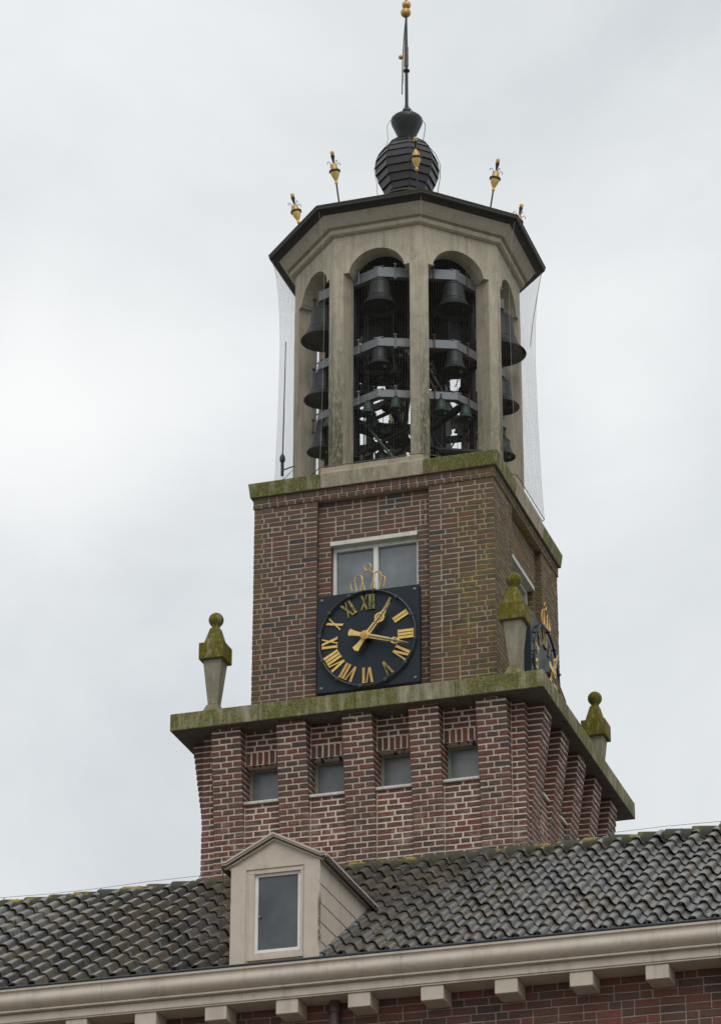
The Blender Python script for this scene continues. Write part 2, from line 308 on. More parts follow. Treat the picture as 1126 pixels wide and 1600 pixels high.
# ------------------------------------------------------------------ mesh builder (tower frame coordinates: z = 0 is the top of the lower ledge)
class MB:
    def __init__(s): s.v = []; s.f = []; s.r = []; s.rv = 0.0
    def add(s, vs, fs):
        o = len(s.v); s.v += [tuple(p) for p in vs]; s.f += [tuple(i + o for i in f) for f in fs]; s.r += [s.rv]*len(fs); return s
    def hexa(s, p): return s.add(p, [(0, 3, 2, 1), (4, 5, 6, 7), (0, 1, 5, 4), (1, 2, 6, 5), (2, 3, 7, 6), (3, 0, 4, 7)])
    def box(s, x0, x1, y0, y1, z0, z1): return s.hexa([(x0, y0, z0), (x1, y0, z0), (x1, y1, z0), (x0, y1, z0), (x0, y0, z1), (x1, y0, z1), (x1, y1, z1), (x0, y1, z1)])
    def fbox(s, F, t0, t1, n0, n1, z0, z1):   # box in a facing frame
        return s.hexa([F(t0, n1, z0), F(t1, n1, z0), F(t1, n0, z0), F(t0, n0, z0), F(t0, n1, z1), F(t1, n1, z1), F(t1, n0, z1), F(t0, n0, z1)])
    def cbox(s, c, sx, sy, sz, rz=0, ch=0.0):
        """box with a chamfered outline, centred on c"""
        hx, hy, hz = sx/2, sy/2, sz/2; k = min(ch, hx*0.5, hy*0.5, hz*0.5)
        if k <= 0:
            P = [(-hx, -hy, -hz), (hx, -hy, -hz), (hx, hy, -hz), (-hx, hy, -hz), (-hx, -hy, hz), (hx, -hy, hz), (hx, hy, hz), (-hx, hy, hz)]
            co, si = math.cos(rz), math.sin(rz)
            return s.hexa([(c[0] + x*co - y*si, c[1] + x*si + y*co, c[2] + z) for x, y, z in P])
        rings = []
        for z, d in ((-hz, k), (-hz + k, 0), (hz - k, 0), (hz, k)):
            a, b_ = hx - d, hy - d; q = k
            rings.append([(-a + q, -b_, z), (a - q, -b_, z), (a, -b_ + q, z), (a, b_ - q, z), (a - q, b_, z), (-a + q, b_, z), (-a, b_ - q, z), (-a, -b_ + q, z)])
        co, si = math.cos(rz), math.sin(rz)
        vs = [(c[0] + x*co - y*si, c[1] + x*si + y*co, c[2] + z) for rg in rings for x, y, z in rg]
        fs = [tuple(range(7, -1, -1)), tuple(range(24, 32))]
        for i in range(3):
            for j in range(8): fs.append((i*8 + j, i*8 + (j + 1) % 8, (i + 1)*8 + (j + 1) % 8, (i + 1)*8 + j))
        return s.add(vs, fs)
    def loft(s, rings, closed=True, caps=True):
        n = len(rings[0]); vs = [p for rg in rings for p in rg]; fs = []
        for i in range(len(rings) - 1):
            for j in range(n if closed else n - 1):
                k = (j + 1) % n; fs.append((i*n + j, i*n + k, (i + 1)*n + k, (i + 1)*n + j))
        if caps and closed: fs += [tuple(range(n - 1, -1, -1)), tuple(range((len(rings) - 1)*n, len(rings)*n))]
        return s.add(vs, fs)
    def lathe(s, prof, c=(0, 0, 0), n=24, ax=None, ph=0.0, caps=True):
        z = Vector(ax).normalized() if ax else Vector((0, 0, 1))
        x = Vector((1, 0, 0)) if abs(z.x) < 0.9 else Vector((0, 1, 0)); y = z.cross(x).normalized(); x = y.cross(z)
        C = Vector(c); rings = []
        for r_, h in prof:
            rings.append([C + z*h + (x*math.cos(2*PI*j/n + ph) + y*math.sin(2*PI*j/n + ph))*max(r_, 1e-4) for j in range(n)])
        return s.loft(rings, True, caps)
    def tube(s, pts, r_, n=6):
        P = [Vector(p) for p in pts]; rings = []; up = None
        for i, p in enumerate(P):
            d = (P[min(i + 1, len(P) - 1)] - P[max(i - 1, 0)]).normalized()
            if up is None: up = Vector((0, 0, 1)) if abs(d.z) < 0.9 else Vector((1, 0, 0))
            a = d.cross(up)
            if a.length < 1e-4: up = Vector((0, 1, 0)); a = d.cross(up)
            a.normalize(); b_ = a.cross(d).normalized(); up = b_
            rr = r_[i] if isinstance(r_, (list, tuple)) else r_
            rings.append([p + (a*math.cos(2*PI*j/n) + b_*math.sin(2*PI*j/n))*rr for j in range(n)])
        return s.loft(rings)
    def extrude(s, poly, F, n0, n1):
        """poly in (t, z), thickness n0..n1 in facing frame F"""
        n = len(poly); vs = [F(t, n0, z) for t, z in poly] + [F(t, n1, z) for t, z in poly]
        fs = [tuple(range(n)), tuple(range(2*n - 1, n - 1, -1))] + [((j + 1) % n, j, n + j, n + (j + 1) % n) for j in range(n)]
        return s.add(vs, fs)
    def build(s, name, mat, parent=None, root=None, smooth=False, auto=None, **props):
        me = bpy.data.meshes.new(name)
        off = (root_loc(root) if root is not None else Vector((0, 0, 0)))
        zoff = 0 if root is not None else Z0
        me.from_pydata([(x - off.x, y - off.y, z - off.z + zoff) for x, y, z in s.v], [], s.f)
        import bmesh
        bm = bmesh.new(); bm.from_mesh(me); 
        if len(s.f) < 60000: bmesh.ops.recalc_face_normals(bm, faces=bm.faces)
        bm.to_mesh(me); bm.free()
        if any(s.r):
            at = me.attributes.new('rnd', 'FLOAT', 'FACE'); at.data.foreach_set('value', s.r)
        me.materials.append(mat)
        if smooth:
            me.polygons.foreach_set('use_smooth', [True]*len(me.polygons))
            try: me.set_sharp_from_angle(angle=R(auto or 40))
            except Exception: pass
        o = bpy.data.objects.new(name, me); col.objects.link(o)
        if parent is not None: o.parent = parent
        for k, v in props.items(): o[k] = v
        return o
ROOTS = {}
def root_loc(root): return ROOTS[root.name]
def thing(name, label, cat, loc, group=None):
    o = bpy.data.objects.new(name, None); col.objects.link(o); o.empty_display_size = 0.3
    o.location = (loc[0], loc[1], loc[2] + Z0); ROOTS[o.name] = Vector(loc)
    o['label'] = label; o['category'] = cat
    if group: o['group'] = group
    return o
def part(mb, name, mat, root, parent=None, **kw):
    return mb.build(name, mat, parent or root, root, **kw)
def frame(az, cx=0, cy=0):
    a = R(az); n = (math.sin(a), -math.cos(a)); t = (math.cos(a), math.sin(a))
    return lambda T, Nn, Z: (cx + T*t[0] + Nn*n[0], cy + T*t[1] + Nn*n[1], Z)
def px(p):   # image position of a tower-frame point, used only to rank bricks and tiles by their size in view
    d = Vector((p[0], p[1], p[2] + Z0)) - CAM; z = d.dot(fw)
    return 563 + 4954.4*d.dot(cr)/z, 800 - 4954.4*d.dot(cu)/z, z

# ------------------------------------------------------------------ ground
g_ = MB(); g_.box(-1500, 1500, -1500, 1500, -Z0 - 0.5, -Z0)
go = g_.build('ground', M['ground']); go['kind'] = 'structure'

# ------------------------------------------------------------------ brick units
def brick_mesh(seed, mat, nm):
    rr = random.Random(seed); vs = []
    j = lambda a: rr.uniform(-a, a)
    for n, ins in ((-0.5, 0.0), (0.42, 0.0), (0.5, 0.03)):
        for sx, sz in ((-1, -1), (1, -1), (1, 1), (-1, 1)):
            ix = 0.012 if ins else 0; iz = 0.035 if ins else 0
            vs.append((sx*(0.5 - ix) + j(0.014), -n + (j(0.02) if ins else 0), sz*(0.5 - iz) + j(0.06)))
    fs = [(8, 9, 10, 11)]
    for k in (0, 4):
        for i in range(4): fs.append((k + i, k + (i + 1) % 4, k + 4 + (i + 1) % 4, k + 4 + i))
    me = bpy.data.meshes.new(nm); me.from_pydata(vs, [], fs); me.materials.append(mat)
    return me, np.array(vs), fs
UNITS = {}
def units(mat_key):
    if mat_key not in UNITS: UNITS[mat_key] = [brick_mesh(k*13 + 5, M[mat_key], 'brick') for k in range(8)]
    return UNITS[mat_key]
class Bricks:
    """collects brick records: centre, size (length, depth, height), facing angle, tone, seen"""
    def __init__(s, key): s.key = key; s.rec = []
    def add(s, F, az, t0, t1, n0, n1, z0, z1, seen=True, vert=False):
        c = F((t0 + t1)/2, (n0 + n1)/2, (z0 + z1)/2)
        s.rec.append((c, (t1 - t0, n1 - n0, z1 - z0), az, min(1, max(0, random.gauss(0.5, 0.27))), seen, random.randrange(8)))
    def emit(s, keep, wall, root, stuff_name):
        """keep: indices made as single objects; the rest becomes one stuff part"""
        U_ = units(s.key); off = root_loc(root); rest = MB()
        for i, (c, sz, az, tone, seen, k) in enumerate(s.rec):
            me, V, fs = U_[k]
            if i in keep:
                o = bpy.data.objects.new('brick', me); col.objects.link(o); o.parent = wall
                o.location = (c[0] - off.x, c[1] - off.y, c[2] - off.z); o.rotation_euler = (0, 0, R(az)); o.scale = sz; o['rnd'] = tone
            else:
                co, si = math.cos(R(az)), math.sin(R(az))
                x = V[:, 0]*sz[0]; y = V[:, 1]*sz[1]; z = V[:, 2]*sz[2]
                rest.rv = tone
                rest.add(list(zip(c[0] + x*co - y*si, c[1] + x*si + y*co, c[2] + z)), fs)
        if rest.v: part(rest, stuff_name, M[s.key], root, wall, kind='stuff')
def fill(length, stretch, head, joint, first=None):
    """brick lengths filling a run: stretchers and headers in a wild bond"""
    out = []; rem = length
    if first: out.append(first); rem -= first + joint
    while rem > 0.02:
        b = stretch if random.random() < 0.72 else head
        if rem < b*1.15: b = rem
        elif rem - b - joint < head*0.6:
            b = (rem - joint)/2
            out.append(b); rem -= b + joint; continue
        out.append(b); rem -= b + joint
    return out
def course(B, F, az, t0, t1, n0, n1, z0, z1, lens, joint, seen=True):
    t = t0; tot = sum(lens) + joint*(len(lens) - 1); k = (t1 - t0)/tot
    for b in lens:
        jz = random.uniform(-0.0012, 0.0012); jn = random.uniform(-0.002, 0.002)
        B.add(F, az, t, t + b*k, n0, n1 + jn, z0 + jz, z1 + jz, seen); t += (b + joint)*k

# ================================================================== CLOCK TOWER
tower = thing('clock_tower', 'square brick clock tower with open octagonal belfry and black onion dome', 'tower', (0, 0, -6))
UW = 1.63; LW = 2.09; CU = 0.0718; CL = 0.0752; TOPU = 3.105
FR = {a: frame(a) for a in (0, 90, 180, 270)}
# --- lower wall
flare = lambda z: 0.018 + 0.20*min(1, max(0, (z + 1.62)/1.42))
PC = [-1.72, -0.86, 0, 0.86, 1.72]; PH = 0.195; LB = -6.0; LT = -0.232
m_rec = 0.005
core = MB(); core.box(-1.70, 1.70, -1.70, 1.70, LB, LT)
for az, F in FR.items():
    m0 = LW - 0.005
    side = -1 if az in (90, 270) else 0
    e = m0 if az in (0, 180) else 1.70
    core.fbox(F, -e, e, 1.70, m0, LB, -1.21); core.fbox(F, -e, e, 1.70, m0, -0.685, LT)
    for a, b_ in [(-e, -1.525), (-1.055, -0.665), (-0.195, 0.195), (0.665, 1.055), (1.525, e)]:
        core.fbox(F, a, b_, 1.70, m0, -1.21, -0.685)
    for c in PC:
        h = PH - 0.005
        zz = [LB, -1.62, -0.20 - 0.032]
        rings = [[F(c - h, m0 - 0.05, z), F(c + h, m0 - 0.05, z), F(c + h, LW + flare(z) - 0.006, z), F(c - h, LW + flare(z) - 0.006, z)] for z in zz]
        core.loft(rings)
lower_wall = part(core, 'lower_wall', M['mortar_low'], tower)
BL = Bricks('brick_low'); nrow = 28
jb = 0.021
for row in range(nrow):
    z1 = LT + 0.016 - row*CL; z0 = z1 - CL + jb; z1 = min(z1, LT - 0.003)
    if row == nrow - 1 and False: break
    zc = (z0 + z1)/2
    for az, F in FR.items():
        vis = az in (0, 90)
        for ip, c in enumerate(PC):
            o = LW + flare(zc)
            lens = [0.185, 0.185] if (row + ip) % 2 else random.choice([[0.10, 0.145, 0.11], [0.11, 0.14, 0.105]])
            course(BL, F, az, c - PH, c + PH, LW - 0.02, o, z0, z1, lens, 0.017, vis)
        for ip in range(4):      # panels between the pilasters
            a, b_ = PC[ip] + PH + 0.012, PC[ip + 1] - PH - 0.004
            if -1.20 < zc < -0.675:
                # window recess: brick jamb on both sides
                for q in (-1, 1):
                    tt = (PC[ip] + PH) if q < 0 else (PC[ip + 1] - PH)
                    ds = [0.19, 0.17] if row % 2 else [0.10, 0.15, 0.10]; n = 2.085
                    for d in ds:
                        BL.add(F, az, tt - 0.03 if q < 0 else tt - 0.004, tt + 0.004 if q < 0 else tt + 0.03, max(n - d, 1.85), n, z0, z1, False)
                        n -= d + 0.015
                continue
            if -0.66 < z1 < -0.505: continue   # soldier course goes here
            lens = [0.10, 0.20, 0.12] if (row + ip) % 3 == 0 else ([0.21, 0.22] if (row + ip) % 3 == 1 else [0.13, 0.11, 0.18])
            if random.random() < 0.4: lens = lens[::-1]
            course(BL, F, az, a, b_, LW - 0.05, LW + random.uniform(-0.002, 0.001), z0, z1, lens, 0.022, vis)
        for sgn in (-1, 1):      # stepped corner pieces
            a0, a1 = 1.915 + 0.01, LW
            if sgn < 0: a0, a1 = -a1, -a0
            own = (row % 2 == 0) == (az in (0, 180))
            if own: course(BL, F, az, a0, a1, LW - 0.10, LW, z0, z1, [a1 - a0], 0.015, vis)
            else:
                cut = 0.10
                b0, b1 = (a0, a1 - cut - 0.014) if sgn > 0 else (a0 + cut + 0.014, a1)
                course(BL, F, az, b0, b1, LW - 0.10, LW, z0, z1, [b1 - b0], 0.015, vis)
for az, F in FR.items():     # soldier courses over the small windows
    for ip in range(4):
        a, b_ = PC[ip] + PH + 0.012, PC[ip + 1] - PH - 0.004; n = 6; wd = (b_ - a + 0.020)/n
        for k in range(n):
            tl = random.uniform(-0.003, 0.003)
            BL.add(F, az, a + k*wd + tl, a + (k + 1)*wd - 0.022 + tl, LW - 0.22, LW + 0.001, -0.682, -0.515, az in (0, 90))
# --- upper wall
cu_ = MB(); m0 = UW - 0.0035; rz = 1.55
cu_.box(-1.40, 1.40, -1.40, 1.40, -0.02, TOPU)
for az, F in FR.items():
    e = m0 if az in (0, 180) else 1.40
    cu_.fbox(F, -e, -0.762, 1.40, m0, -0.02, TOPU); cu_.fbox(F, 0.762, e, 1.40, m0, -0.02, TOPU)
    r1 = rz - 0.0035
    cu_.fbox(F, -0.762, 0.762, 1.40, r1, 2.52, TOPU); cu_.fbox(F, -0.762, -0.592, 1.40, r1, -0.02, 2.52); cu_.fbox(F, 0.592, 0.762, 1.40, r1, -0.02, 2.52)
    cu_.fbox(F, -0.592, 0.592, 1.40, r1, -0.02, 0.9)
for az, F in FR.items():
    e = 1.637 if az in (0, 180) else 1.5
    cu_.fbox(F, -e, e, 1.5, 1.637, TOPU + 0.012, 3.268)
cu_.box(-1.5, 1.5, -1.5, 1.5, TOPU - 0.01, 3.26)
upper_wall = part(cu_, 'upper_wall', M['mortar_up'], tower)
BU = Bricks('brick_up'); ju = 0.0155
for row in range(43):
    z1 = TOPU - row*CU - 0.002; z0 = z1 - CU + ju; zc = (z0 + z1)/2
    if z1 < 0.0: break
    for az, F in FR.items():
        vis = az in (0, 90)
        own = (row % 2 == 0) == (az in (0, 180))
        for sgn in (-1, 1):
            inner = 0.755; outer = UW if own else UW - 0.105 - ju
            L_ = outer - inner
            lens = fill(L_, 0.214, 0.100, ju, first=random.choice([0.214, 0.157]) if row % 2 else 0.157)
            if sgn > 0: course(BU, F, az, inner, outer, UW - 0.105, UW, z0, z1, lens, ju, vis)
            else: course(BU, F, az, -outer, -inner, UW - 0.105, UW, z0, z1, lens[::-1], ju, vis)
        if zc > 2.53:
            course(BU, F, az, -0.752, 0.752, rz - 0.05, rz, z0, z1, fill(1.504, 0.214, 0.1, ju, first=random.choice([0.214, 0.1, 0.157])), ju, vis)
        else:
            for sgn in (-1, 1):
                a, b_ = (0.587, 0.752) if sgn > 0 else (-0.752, -0.587)
                course(BU, F, az, a, b_, rz - 0.13, rz, z0, z1, [0.165] if row % 5 else [0.1, 0.06], ju, vis)
for az, F in FR.items():     # two projecting courses under the coping
    e = 1.645
    for k, (z0, z1) in enumerate([(TOPU + 0.016, TOPU + 0.070), (TOPU + 0.086, 3.262)]):
        lens = fill(2*e - 0.11, 0.105 if k == 0 else 0.205, 0.1, 0.016)
        course(BU, F, az, -e, e - 0.11, e - 0.1, e, z0, z1, lens, 0.016, az in (0, 90))
# choose the 300 bricks that show largest
cand = []
for tag_, B in (('l', BL), ('u', BU)):
    for i, (c, sz, az, tone, seen, k) in enumerate(B.rec):
        if not seen: continue
        X, Y, D = px(c)
        if not (0 < X < 1126 and 0 < Y < 1600): continue
        if az != 0: continue
        if tag_ == 'l' and Y > 1395 - X*0.1065 + 0 : continue
        if tag_ == 'l' and 350 < X < 560 and Y > 1300: continue
        if tag_ == 'u' and 493 < X < 656 and Y > 905: continue
        if tag_ == 'u' and c[2] < 0.13 : continue
        if tag_ == 'l' and c[2] > -0.30: continue
        cand.append((sz[0]*sz[2]/D/D, tag_, i))
cand.sort(reverse=True); top = cand[:300]
BL.emit({i for _, t_, i in top if t_ == 'l'}, lower_wall, tower, 'brickwork')
BU.emit({i for _, t_, i in top if t_ == 'u'}, upper_wall, tower, 'brickwork')
# --- lower ledge, cut in stones
LE = 2.4223; LH = 0.2294
def slab_ring(name, half_b, half_t, z0, z1, cuts, mat, mosses, deep=0.45):
    hm = min(half_b, half_t) - deep
    for az, F in FR.items():
        full = az in (0, 180)
        ts = ([-9] if full else [-hm]) + cuts + ([9] if full else [hm])
        for k in range(len(ts) - 1):
            b = MB()
            def pt(f, inn, z, half, e):
                T = math.copysign(half, f) if abs(f) == 9 else f + (0.0022 if abs(f) != hm else 0.0006)*e
                return F(T, hm if inn else half, z)
            a, c = ts[k], ts[k + 1]
            b.hexa([pt(a, 0, z0, half_b, 1), pt(c, 0, z0, half_b, -1), pt(c, 1, z0, half_b, -1), pt(a, 1, z0, half_b, 1),
                    pt(a, 0, z1, half_t, 1), pt(c, 0, z1, half_t, -1), pt(c, 1, z1, half_t, -1), pt(a, 1, z1, half_t, 1)])
            o = part(b, name, M[mat], tower, moss=mosses[k % len(mosses)])
            bv = o.modifiers.new('bevel', 'BEVEL'); bv.width = 0.010; bv.segments = 2; bv.limit_method = 'ANGLE'; bv.angle_limit = R(40)
    b = MB(); b.box(-hm - 0.001, hm + 0.001, -hm - 0.001, hm + 0.001, z0 + 0.002, z1 - 0.006); part(b, name.split('_')[0] + '_core', M[mat], tower, moss=0.3)
slab_ring('ledge_stone', LE, LE, -LH, 0.0, [-1.25, 0.02, 1.30], 'ledge', [0.9, 1.0, 0.75, 0.85], 0.55)
slab_ring('coping_stone', 1.6793, 1.7029, 3.2698, 3.4747, [-0.705, 0.705], 'ledge', [1.0, 0.12, 1.0])
# concrete sill under each belfry opening, on top of the middle coping stones
for az, F in FR.items():
    b = MB(); b.fbox(F, -0.700, 0.700, 1.40, 1.672, 3.476, 3.565)
    part(b, 'belfry_sill', M['sill'], tower)
deck = MB(); deck.box(-1.2, 1.2, -1.2, 1.2, 3.472, 3.50); part(deck, 'belfry_floor', M['roofmetal'], tower)
# --- small windows in the lower wall
for az in (0, 90):
    F = FR[az]
    for ip in range(4):
        a, b_ = PC[ip] + PH, PC[ip + 1] - PH
        f = MB(); ft = 0.028
        f.fbox(F, a, a + ft + 0.02, 1.86, 1.92, -1.19, -0.69); f.fbox(F, b_ - ft, b_, 1.86, 1.92, -1.19, -0.69)
        f.fbox(F, a + ft + 0.02, b_ - ft, 1.86, 1.92, -0.72, -0.69); f.fbox(F, a + ft + 0.02, b_ - ft, 1.86, 1.92, -1.19, -1.16)
        fo = part(f, 'small_window', M['winframe'], tower)
        p = MB(); p.fbox(F, a + ft + 0.02, b_ - ft, 1.875, 1.885, -1.16, -0.72); part(p, 'pane', M['glass_low'], tower, fo)
        s_ = MB(); n = 5; wd = (b_ - a + 0.01)/n
        for k in range(n):
            t0 = a - 0.004 + k*wd
            prof = [(1.76, -1.208), (2.10, -1.212), (2.118, -1.206), (2.124, -1.190), (2.118, -1.172), (2.10, -1.166), (1.76, -1.150)]
            vs = [F(t0 + 0.001, n_, z) for n_, z in prof] + [F(t0 + wd - 0.002, n_, z) for n_, z in prof]; q = len(prof)
            s_.add(vs, [tuple(range(q)), tuple(range(2*q - 1, q - 1, -1))] + [((j + 1) % q, j, q + j, q + (j + 1) % q) for j in range(q)])
        part(s_, 'window_sill', M['lintel'], tower, smooth=True)
# --- upper windows
for az in (0, 90):
    F = FR[az]
    b = MB(); b.fbox(F, -0.60, 0.58, 1.42, 1.575, 2.462, 2.522); lo = part(b, 'lintel', M['lintel'], tower)
    lo.modifiers.new('bevel', 'BEVEL').width = 0.006
    f = MB()
    f.fbox(F, -0.586, -0.545, 1.405, 1.47, 1.0, 2.462); f.fbox(F, 0.545, 0.586, 1.405, 1.47, 1.0, 2.462)
    f.fbox(F, -0.545, 0.545, 1.405, 1.47, 2.415, 2.462); f.fbox(F, -0.035, 0.025, 1.405, 1.485, 1.0, 2.415)
    fo = part(f, 'window_frame', M['white'], tower)
    for a, b_ in ((-0.545, -0.035), (0.025, 0.545)):
        p = MB(); p.fbox(F, a, b_, 1.415, 1.425, 0.91, 2.415); part(p, 'pane', M['glass_hi'], tower, fo)
# --- belfry arcade: eight sides of one octagon
A = 1.456; HS = A*math.tan(PI/8); ZB = 3.47; ZW = 7.19; TH = 0.25; AI = A - TH; HSI = AI*math.tan(PI/8)
def arch(hw, zc, r_, n=14):
    a0 = math.acos(min(1, hw/r_)); out = []
    for k in range(n + 1):
        a = a0 + (PI - 2*a0)*k/n; out.append((r_*math.cos(a), zc + r_*math.sin(a)))
    return out    # from right to left
for k in range(8):
    az = k*45; F = frame(az); ob = MB()
    outer = [(0.465, ZB), (0.465, 6.618), (0.400, 6.628)] + arch(0.392, 6.516, 0.409) + [(-0.400, 6.628), (-0.465, 6.618), (-0.465, ZB)]
    inner = [(x*(0.405/0.465) if abs(x) > 0.4 else x*0.94, z) for x, z in outer]
    n = len(outer)
    # front face and back face as strips between opening outline and the side's rectangle
    def rim(P, hs, i):
        x, z = P[i]
        if i == 0: return (hs, ZB)
        if i == n - 1: return (-hs, ZB)
        if i <= 2: return (hs, z)
        if i >= n - 3: return (-hs, z)
        f = (i - 3)/(n - 7.0)
        # walk along top from right to left
        if i - 3 <= 4: return (hs, 6.655 + (ZW - 6.655)*(i - 3)/4)
        if i - 3 >= 10: return (-hs, ZW - (ZW - 6.655)*(i - 13)/4)
        return (hs - 2*hs*(i - 7)/6, ZW)
    for P, nn, hs in ((outer, A, HS), (inner, AI, HSI)):
        vs = [F(x, nn, z) for x, z in P] + [F(*(lambda q: (q[0], nn, q[1]))(rim(P, hs, i))) for i in range(n)]
        ob.add(vs, [(i, i + 1, n + i + 1, n + i) for i in range(n - 1)])
    vs = [F(x, A, z) for x, z in outer] + [F(x, AI, z) for x, z in inner]
    ob.add(vs, [(i, i + 1, n + i + 1, n + i) for i in range(n - 1)])
    o = part(ob, 'arcade_side', M['concrete'], tower, stain=0.35 if az in (0, 45) else 0.12)
    # raised weathered strips on the pier faces
    for sgn in (-1, 1):
        st = MB(); st.fbox(F, *( (0.470, HS - 0.004) if sgn > 0 else (-HS + 0.004, -0.470)), A + 0.001, A + 0.005, ZB + 0.1, 6.62)
        part(st, 'pier_face', M['concrete'], tower, stain=1.0 if (az, sgn) in ((0, -1), (45, -1), (315, 1), (90, -1)) else 0.55)
    for sgn in (-1, 1):
        im = MB(); a, b_ = (0.385, 0.466) if sgn > 0 else (-0.466, -0.385)
        im.fbox(F, a, b_, AI + 0.01, A + 0.010, 6.598, 6.622); part(im, 'impost', M['cornice'], tower)
def ring8(R0, z, ph=22.5): return [(R0*math.sin(R(ph + 45*i)), -R0*math.cos(R(ph + 45*i)), z) for i in range(8)]
c_ = MB(); prof = [(1.40, 7.195), (1.615, 7.19), (1.648, 7.205), (1.655, 7.262), (1.632, 7.275), (1.64, 7.285), (1.70, 7.29)]
c_.loft([ring8(r_, z) for r_, z in prof], True, False); part(c_, 'cornice_moulding', M['cornice'], tower)
c_ = MB(); prof = [(1.66, 7.287), (1.70, 7.288), (1.735, 7.33), (1.775, 7.385), (1.805, 7.425), (1.812, 7.432)]
c_.loft([ring8(r_, z) for r_, z in prof], True, False); part(c_, 'cornice_cove', M['cornice'], tower)
c_ = MB(); prof = [(1.78, 7.428), (1.86, 7.442), (1.925, 7.452), (1.948, 7.47), (1.952, 7.515), (1.935, 7.53), (1.45, 7.745), (0.8, 8.12), (0.36, 8.44)]
c_.loft([ring8(r_, z) for r_, z in prof], True, False); roof = part(c_, 'belfry_roof', M['roofmetal'], tower)
gt = MB(); gt.loft([[(x + 0, y, z) for x, y, z in ring8(r_, z)] for r_, z in [(1.925, 7.50), (1.955, 7.505), (1.962, 7.525), (1.94, 7.54), (1.90, 7.54)]], True, False)
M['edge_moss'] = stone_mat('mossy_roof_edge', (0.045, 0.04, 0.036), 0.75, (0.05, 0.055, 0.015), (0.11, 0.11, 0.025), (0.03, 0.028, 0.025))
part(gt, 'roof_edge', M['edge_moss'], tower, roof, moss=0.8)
c_ = MB(); c_.loft([ring8(1.3, 7.02), ring8(1.3, 7.06)]); part(c_, 'belfry_ceiling', M['ceiling'], tower)
# --- onion dome in shingle courses
OP = [(0.335, 8.50), (0.335, 8.60), (0.375, 8.70), (0.425, 8.81), (0.463, 8.93), (0.478, 9.05), (0.462, 9.17), (0.42, 9.28), (0.355, 9.375), (0.27, 9.45), (0.16, 9.51), (0.115, 9.545)]
OP = [(r_ - 0.034 if r_ > 0.2 else r_, z) for r_, z in OP]
c_ = MB(); c_.loft([ring8(r_ - 0.012, z) for r_, z in OP]); dome = part(c_, 'onion_dome', M['dome'], tower)
for i in range(len(OP) - 1):
    (ra, za), (rb, zb) = OP[i], OP[i + 1]
    for k in range(8):
        a0 = 22.5 + 45*k
        b = MB(); 
        def q(r_, z, f):
            x0, y0 = r_*math.sin(R(a0)), -r_*math.cos(R(a0)); x1, y1 = r_*math.sin(R(a0 + 45)), -r_*math.cos(R(a0 + 45))
            return (x0 + (x1 - x0)*f, y0 + (y1 - y0)*f, z)
        lo = 0.024 + random.uniform(-0.002, 0.003); jz = random.uniform(-0.006, 0.006)
        b.hexa([q(ra + lo, za - 0.012 + jz, 0.02), q(ra + lo, za - 0.012 + jz, 0.98), q(ra - 0.004, za - 0.012, 0.98), q(ra - 0.004, za - 0.012, 0.02),
                q(rb + 0.002, zb + 0.006, 0.02), q(rb + 0.002, zb + 0.006, 0.98), q(rb - 0.01, zb + 0.006, 0.98), q(rb - 0.01, zb + 0.006, 0.02)])
        part(b, 'shingle', M['dome'], tower, dome)
for k in range(8):
    b = MB(); a = R(22.5 + 45*k)
    b.tube([((r_ + 0.010)*math.sin(a), -(r_ + 0.010)*math.cos(a), z) for r_, z in OP], 0.011, 5); part(b, 'hip_roll', M['dome'], tower, dome)
c_ = MB(); c_.lathe([(0.36, 8.44), (0.40, 8.47), (0.37, 8.52)], n=24); part(c_, 'dome_collar', M['roofmetal'], tower, smooth=True)
c_ = MB(); c_.lathe([(0.112, 9.535), (0.115, 9.55), (0.165, 9.68), (0.222, 9.815), (0.229, 9.85), (0.226, 9.885), (0.20, 9.915), (0.12, 9.945), (0.055, 9.955), (0.055, 9.985), (0.045, 10.01), (0.03, 10.03)], n=32)
part(c_, 'dome_finial', M['black'], tower, smooth=True)

# ================================================================== WEATHER VANE
vane = thing('weather_vane', 'black iron rod with two gold balls and vane above the onion dome', 'weather vane', (0, 0, 10.0))
b = MB(); b.lathe([(0.026, 10.0), (0.024, 10.7), (0.022, 11.15), (0.017, 11.65), (0.016, 12.3)], n=10); part(b, 'rod', M['black'], vane, smooth=True)
b = MB(); b.lathe([(0.028, 10.80), (0.031, 10.82), (0.031, 11.13), (0.026, 11.15)], n=10); part(b, 'sleeve', M['maroon'], vane)
b = MB(); b.lathe([(0.02, 10.70), (0.045, 10.715), (0.05, 10.735), (0.03, 10.75), (0.024, 10.77)], n=12); part(b, 'collar', M['black'], vane, smooth=True)
b = MB(); b.lathe([(0.02, 10.01), (0.062, 10.02), (0.062, 10.05), (0.03, 10.08)], n=12); part(b, 'collar', M['black'], vane, smooth=True)
def sphere(b, c, r_, n=16):
    b.lathe([(r_*math.sin(PI*i/10), -r_*math.cos(PI*i/10)) for i in range(11)], c, n)
b = MB(); sphere(b, (-0.006, 0, 11.745), 0.076, 18); part(b, 'ball', M['gold_old'], vane, smooth=True)
b = MB(); sphere(b, (0.006, -0.004, 11.875), 0.066, 18); part(b, 'ball', M['gold_old'], vane, smooth=True)
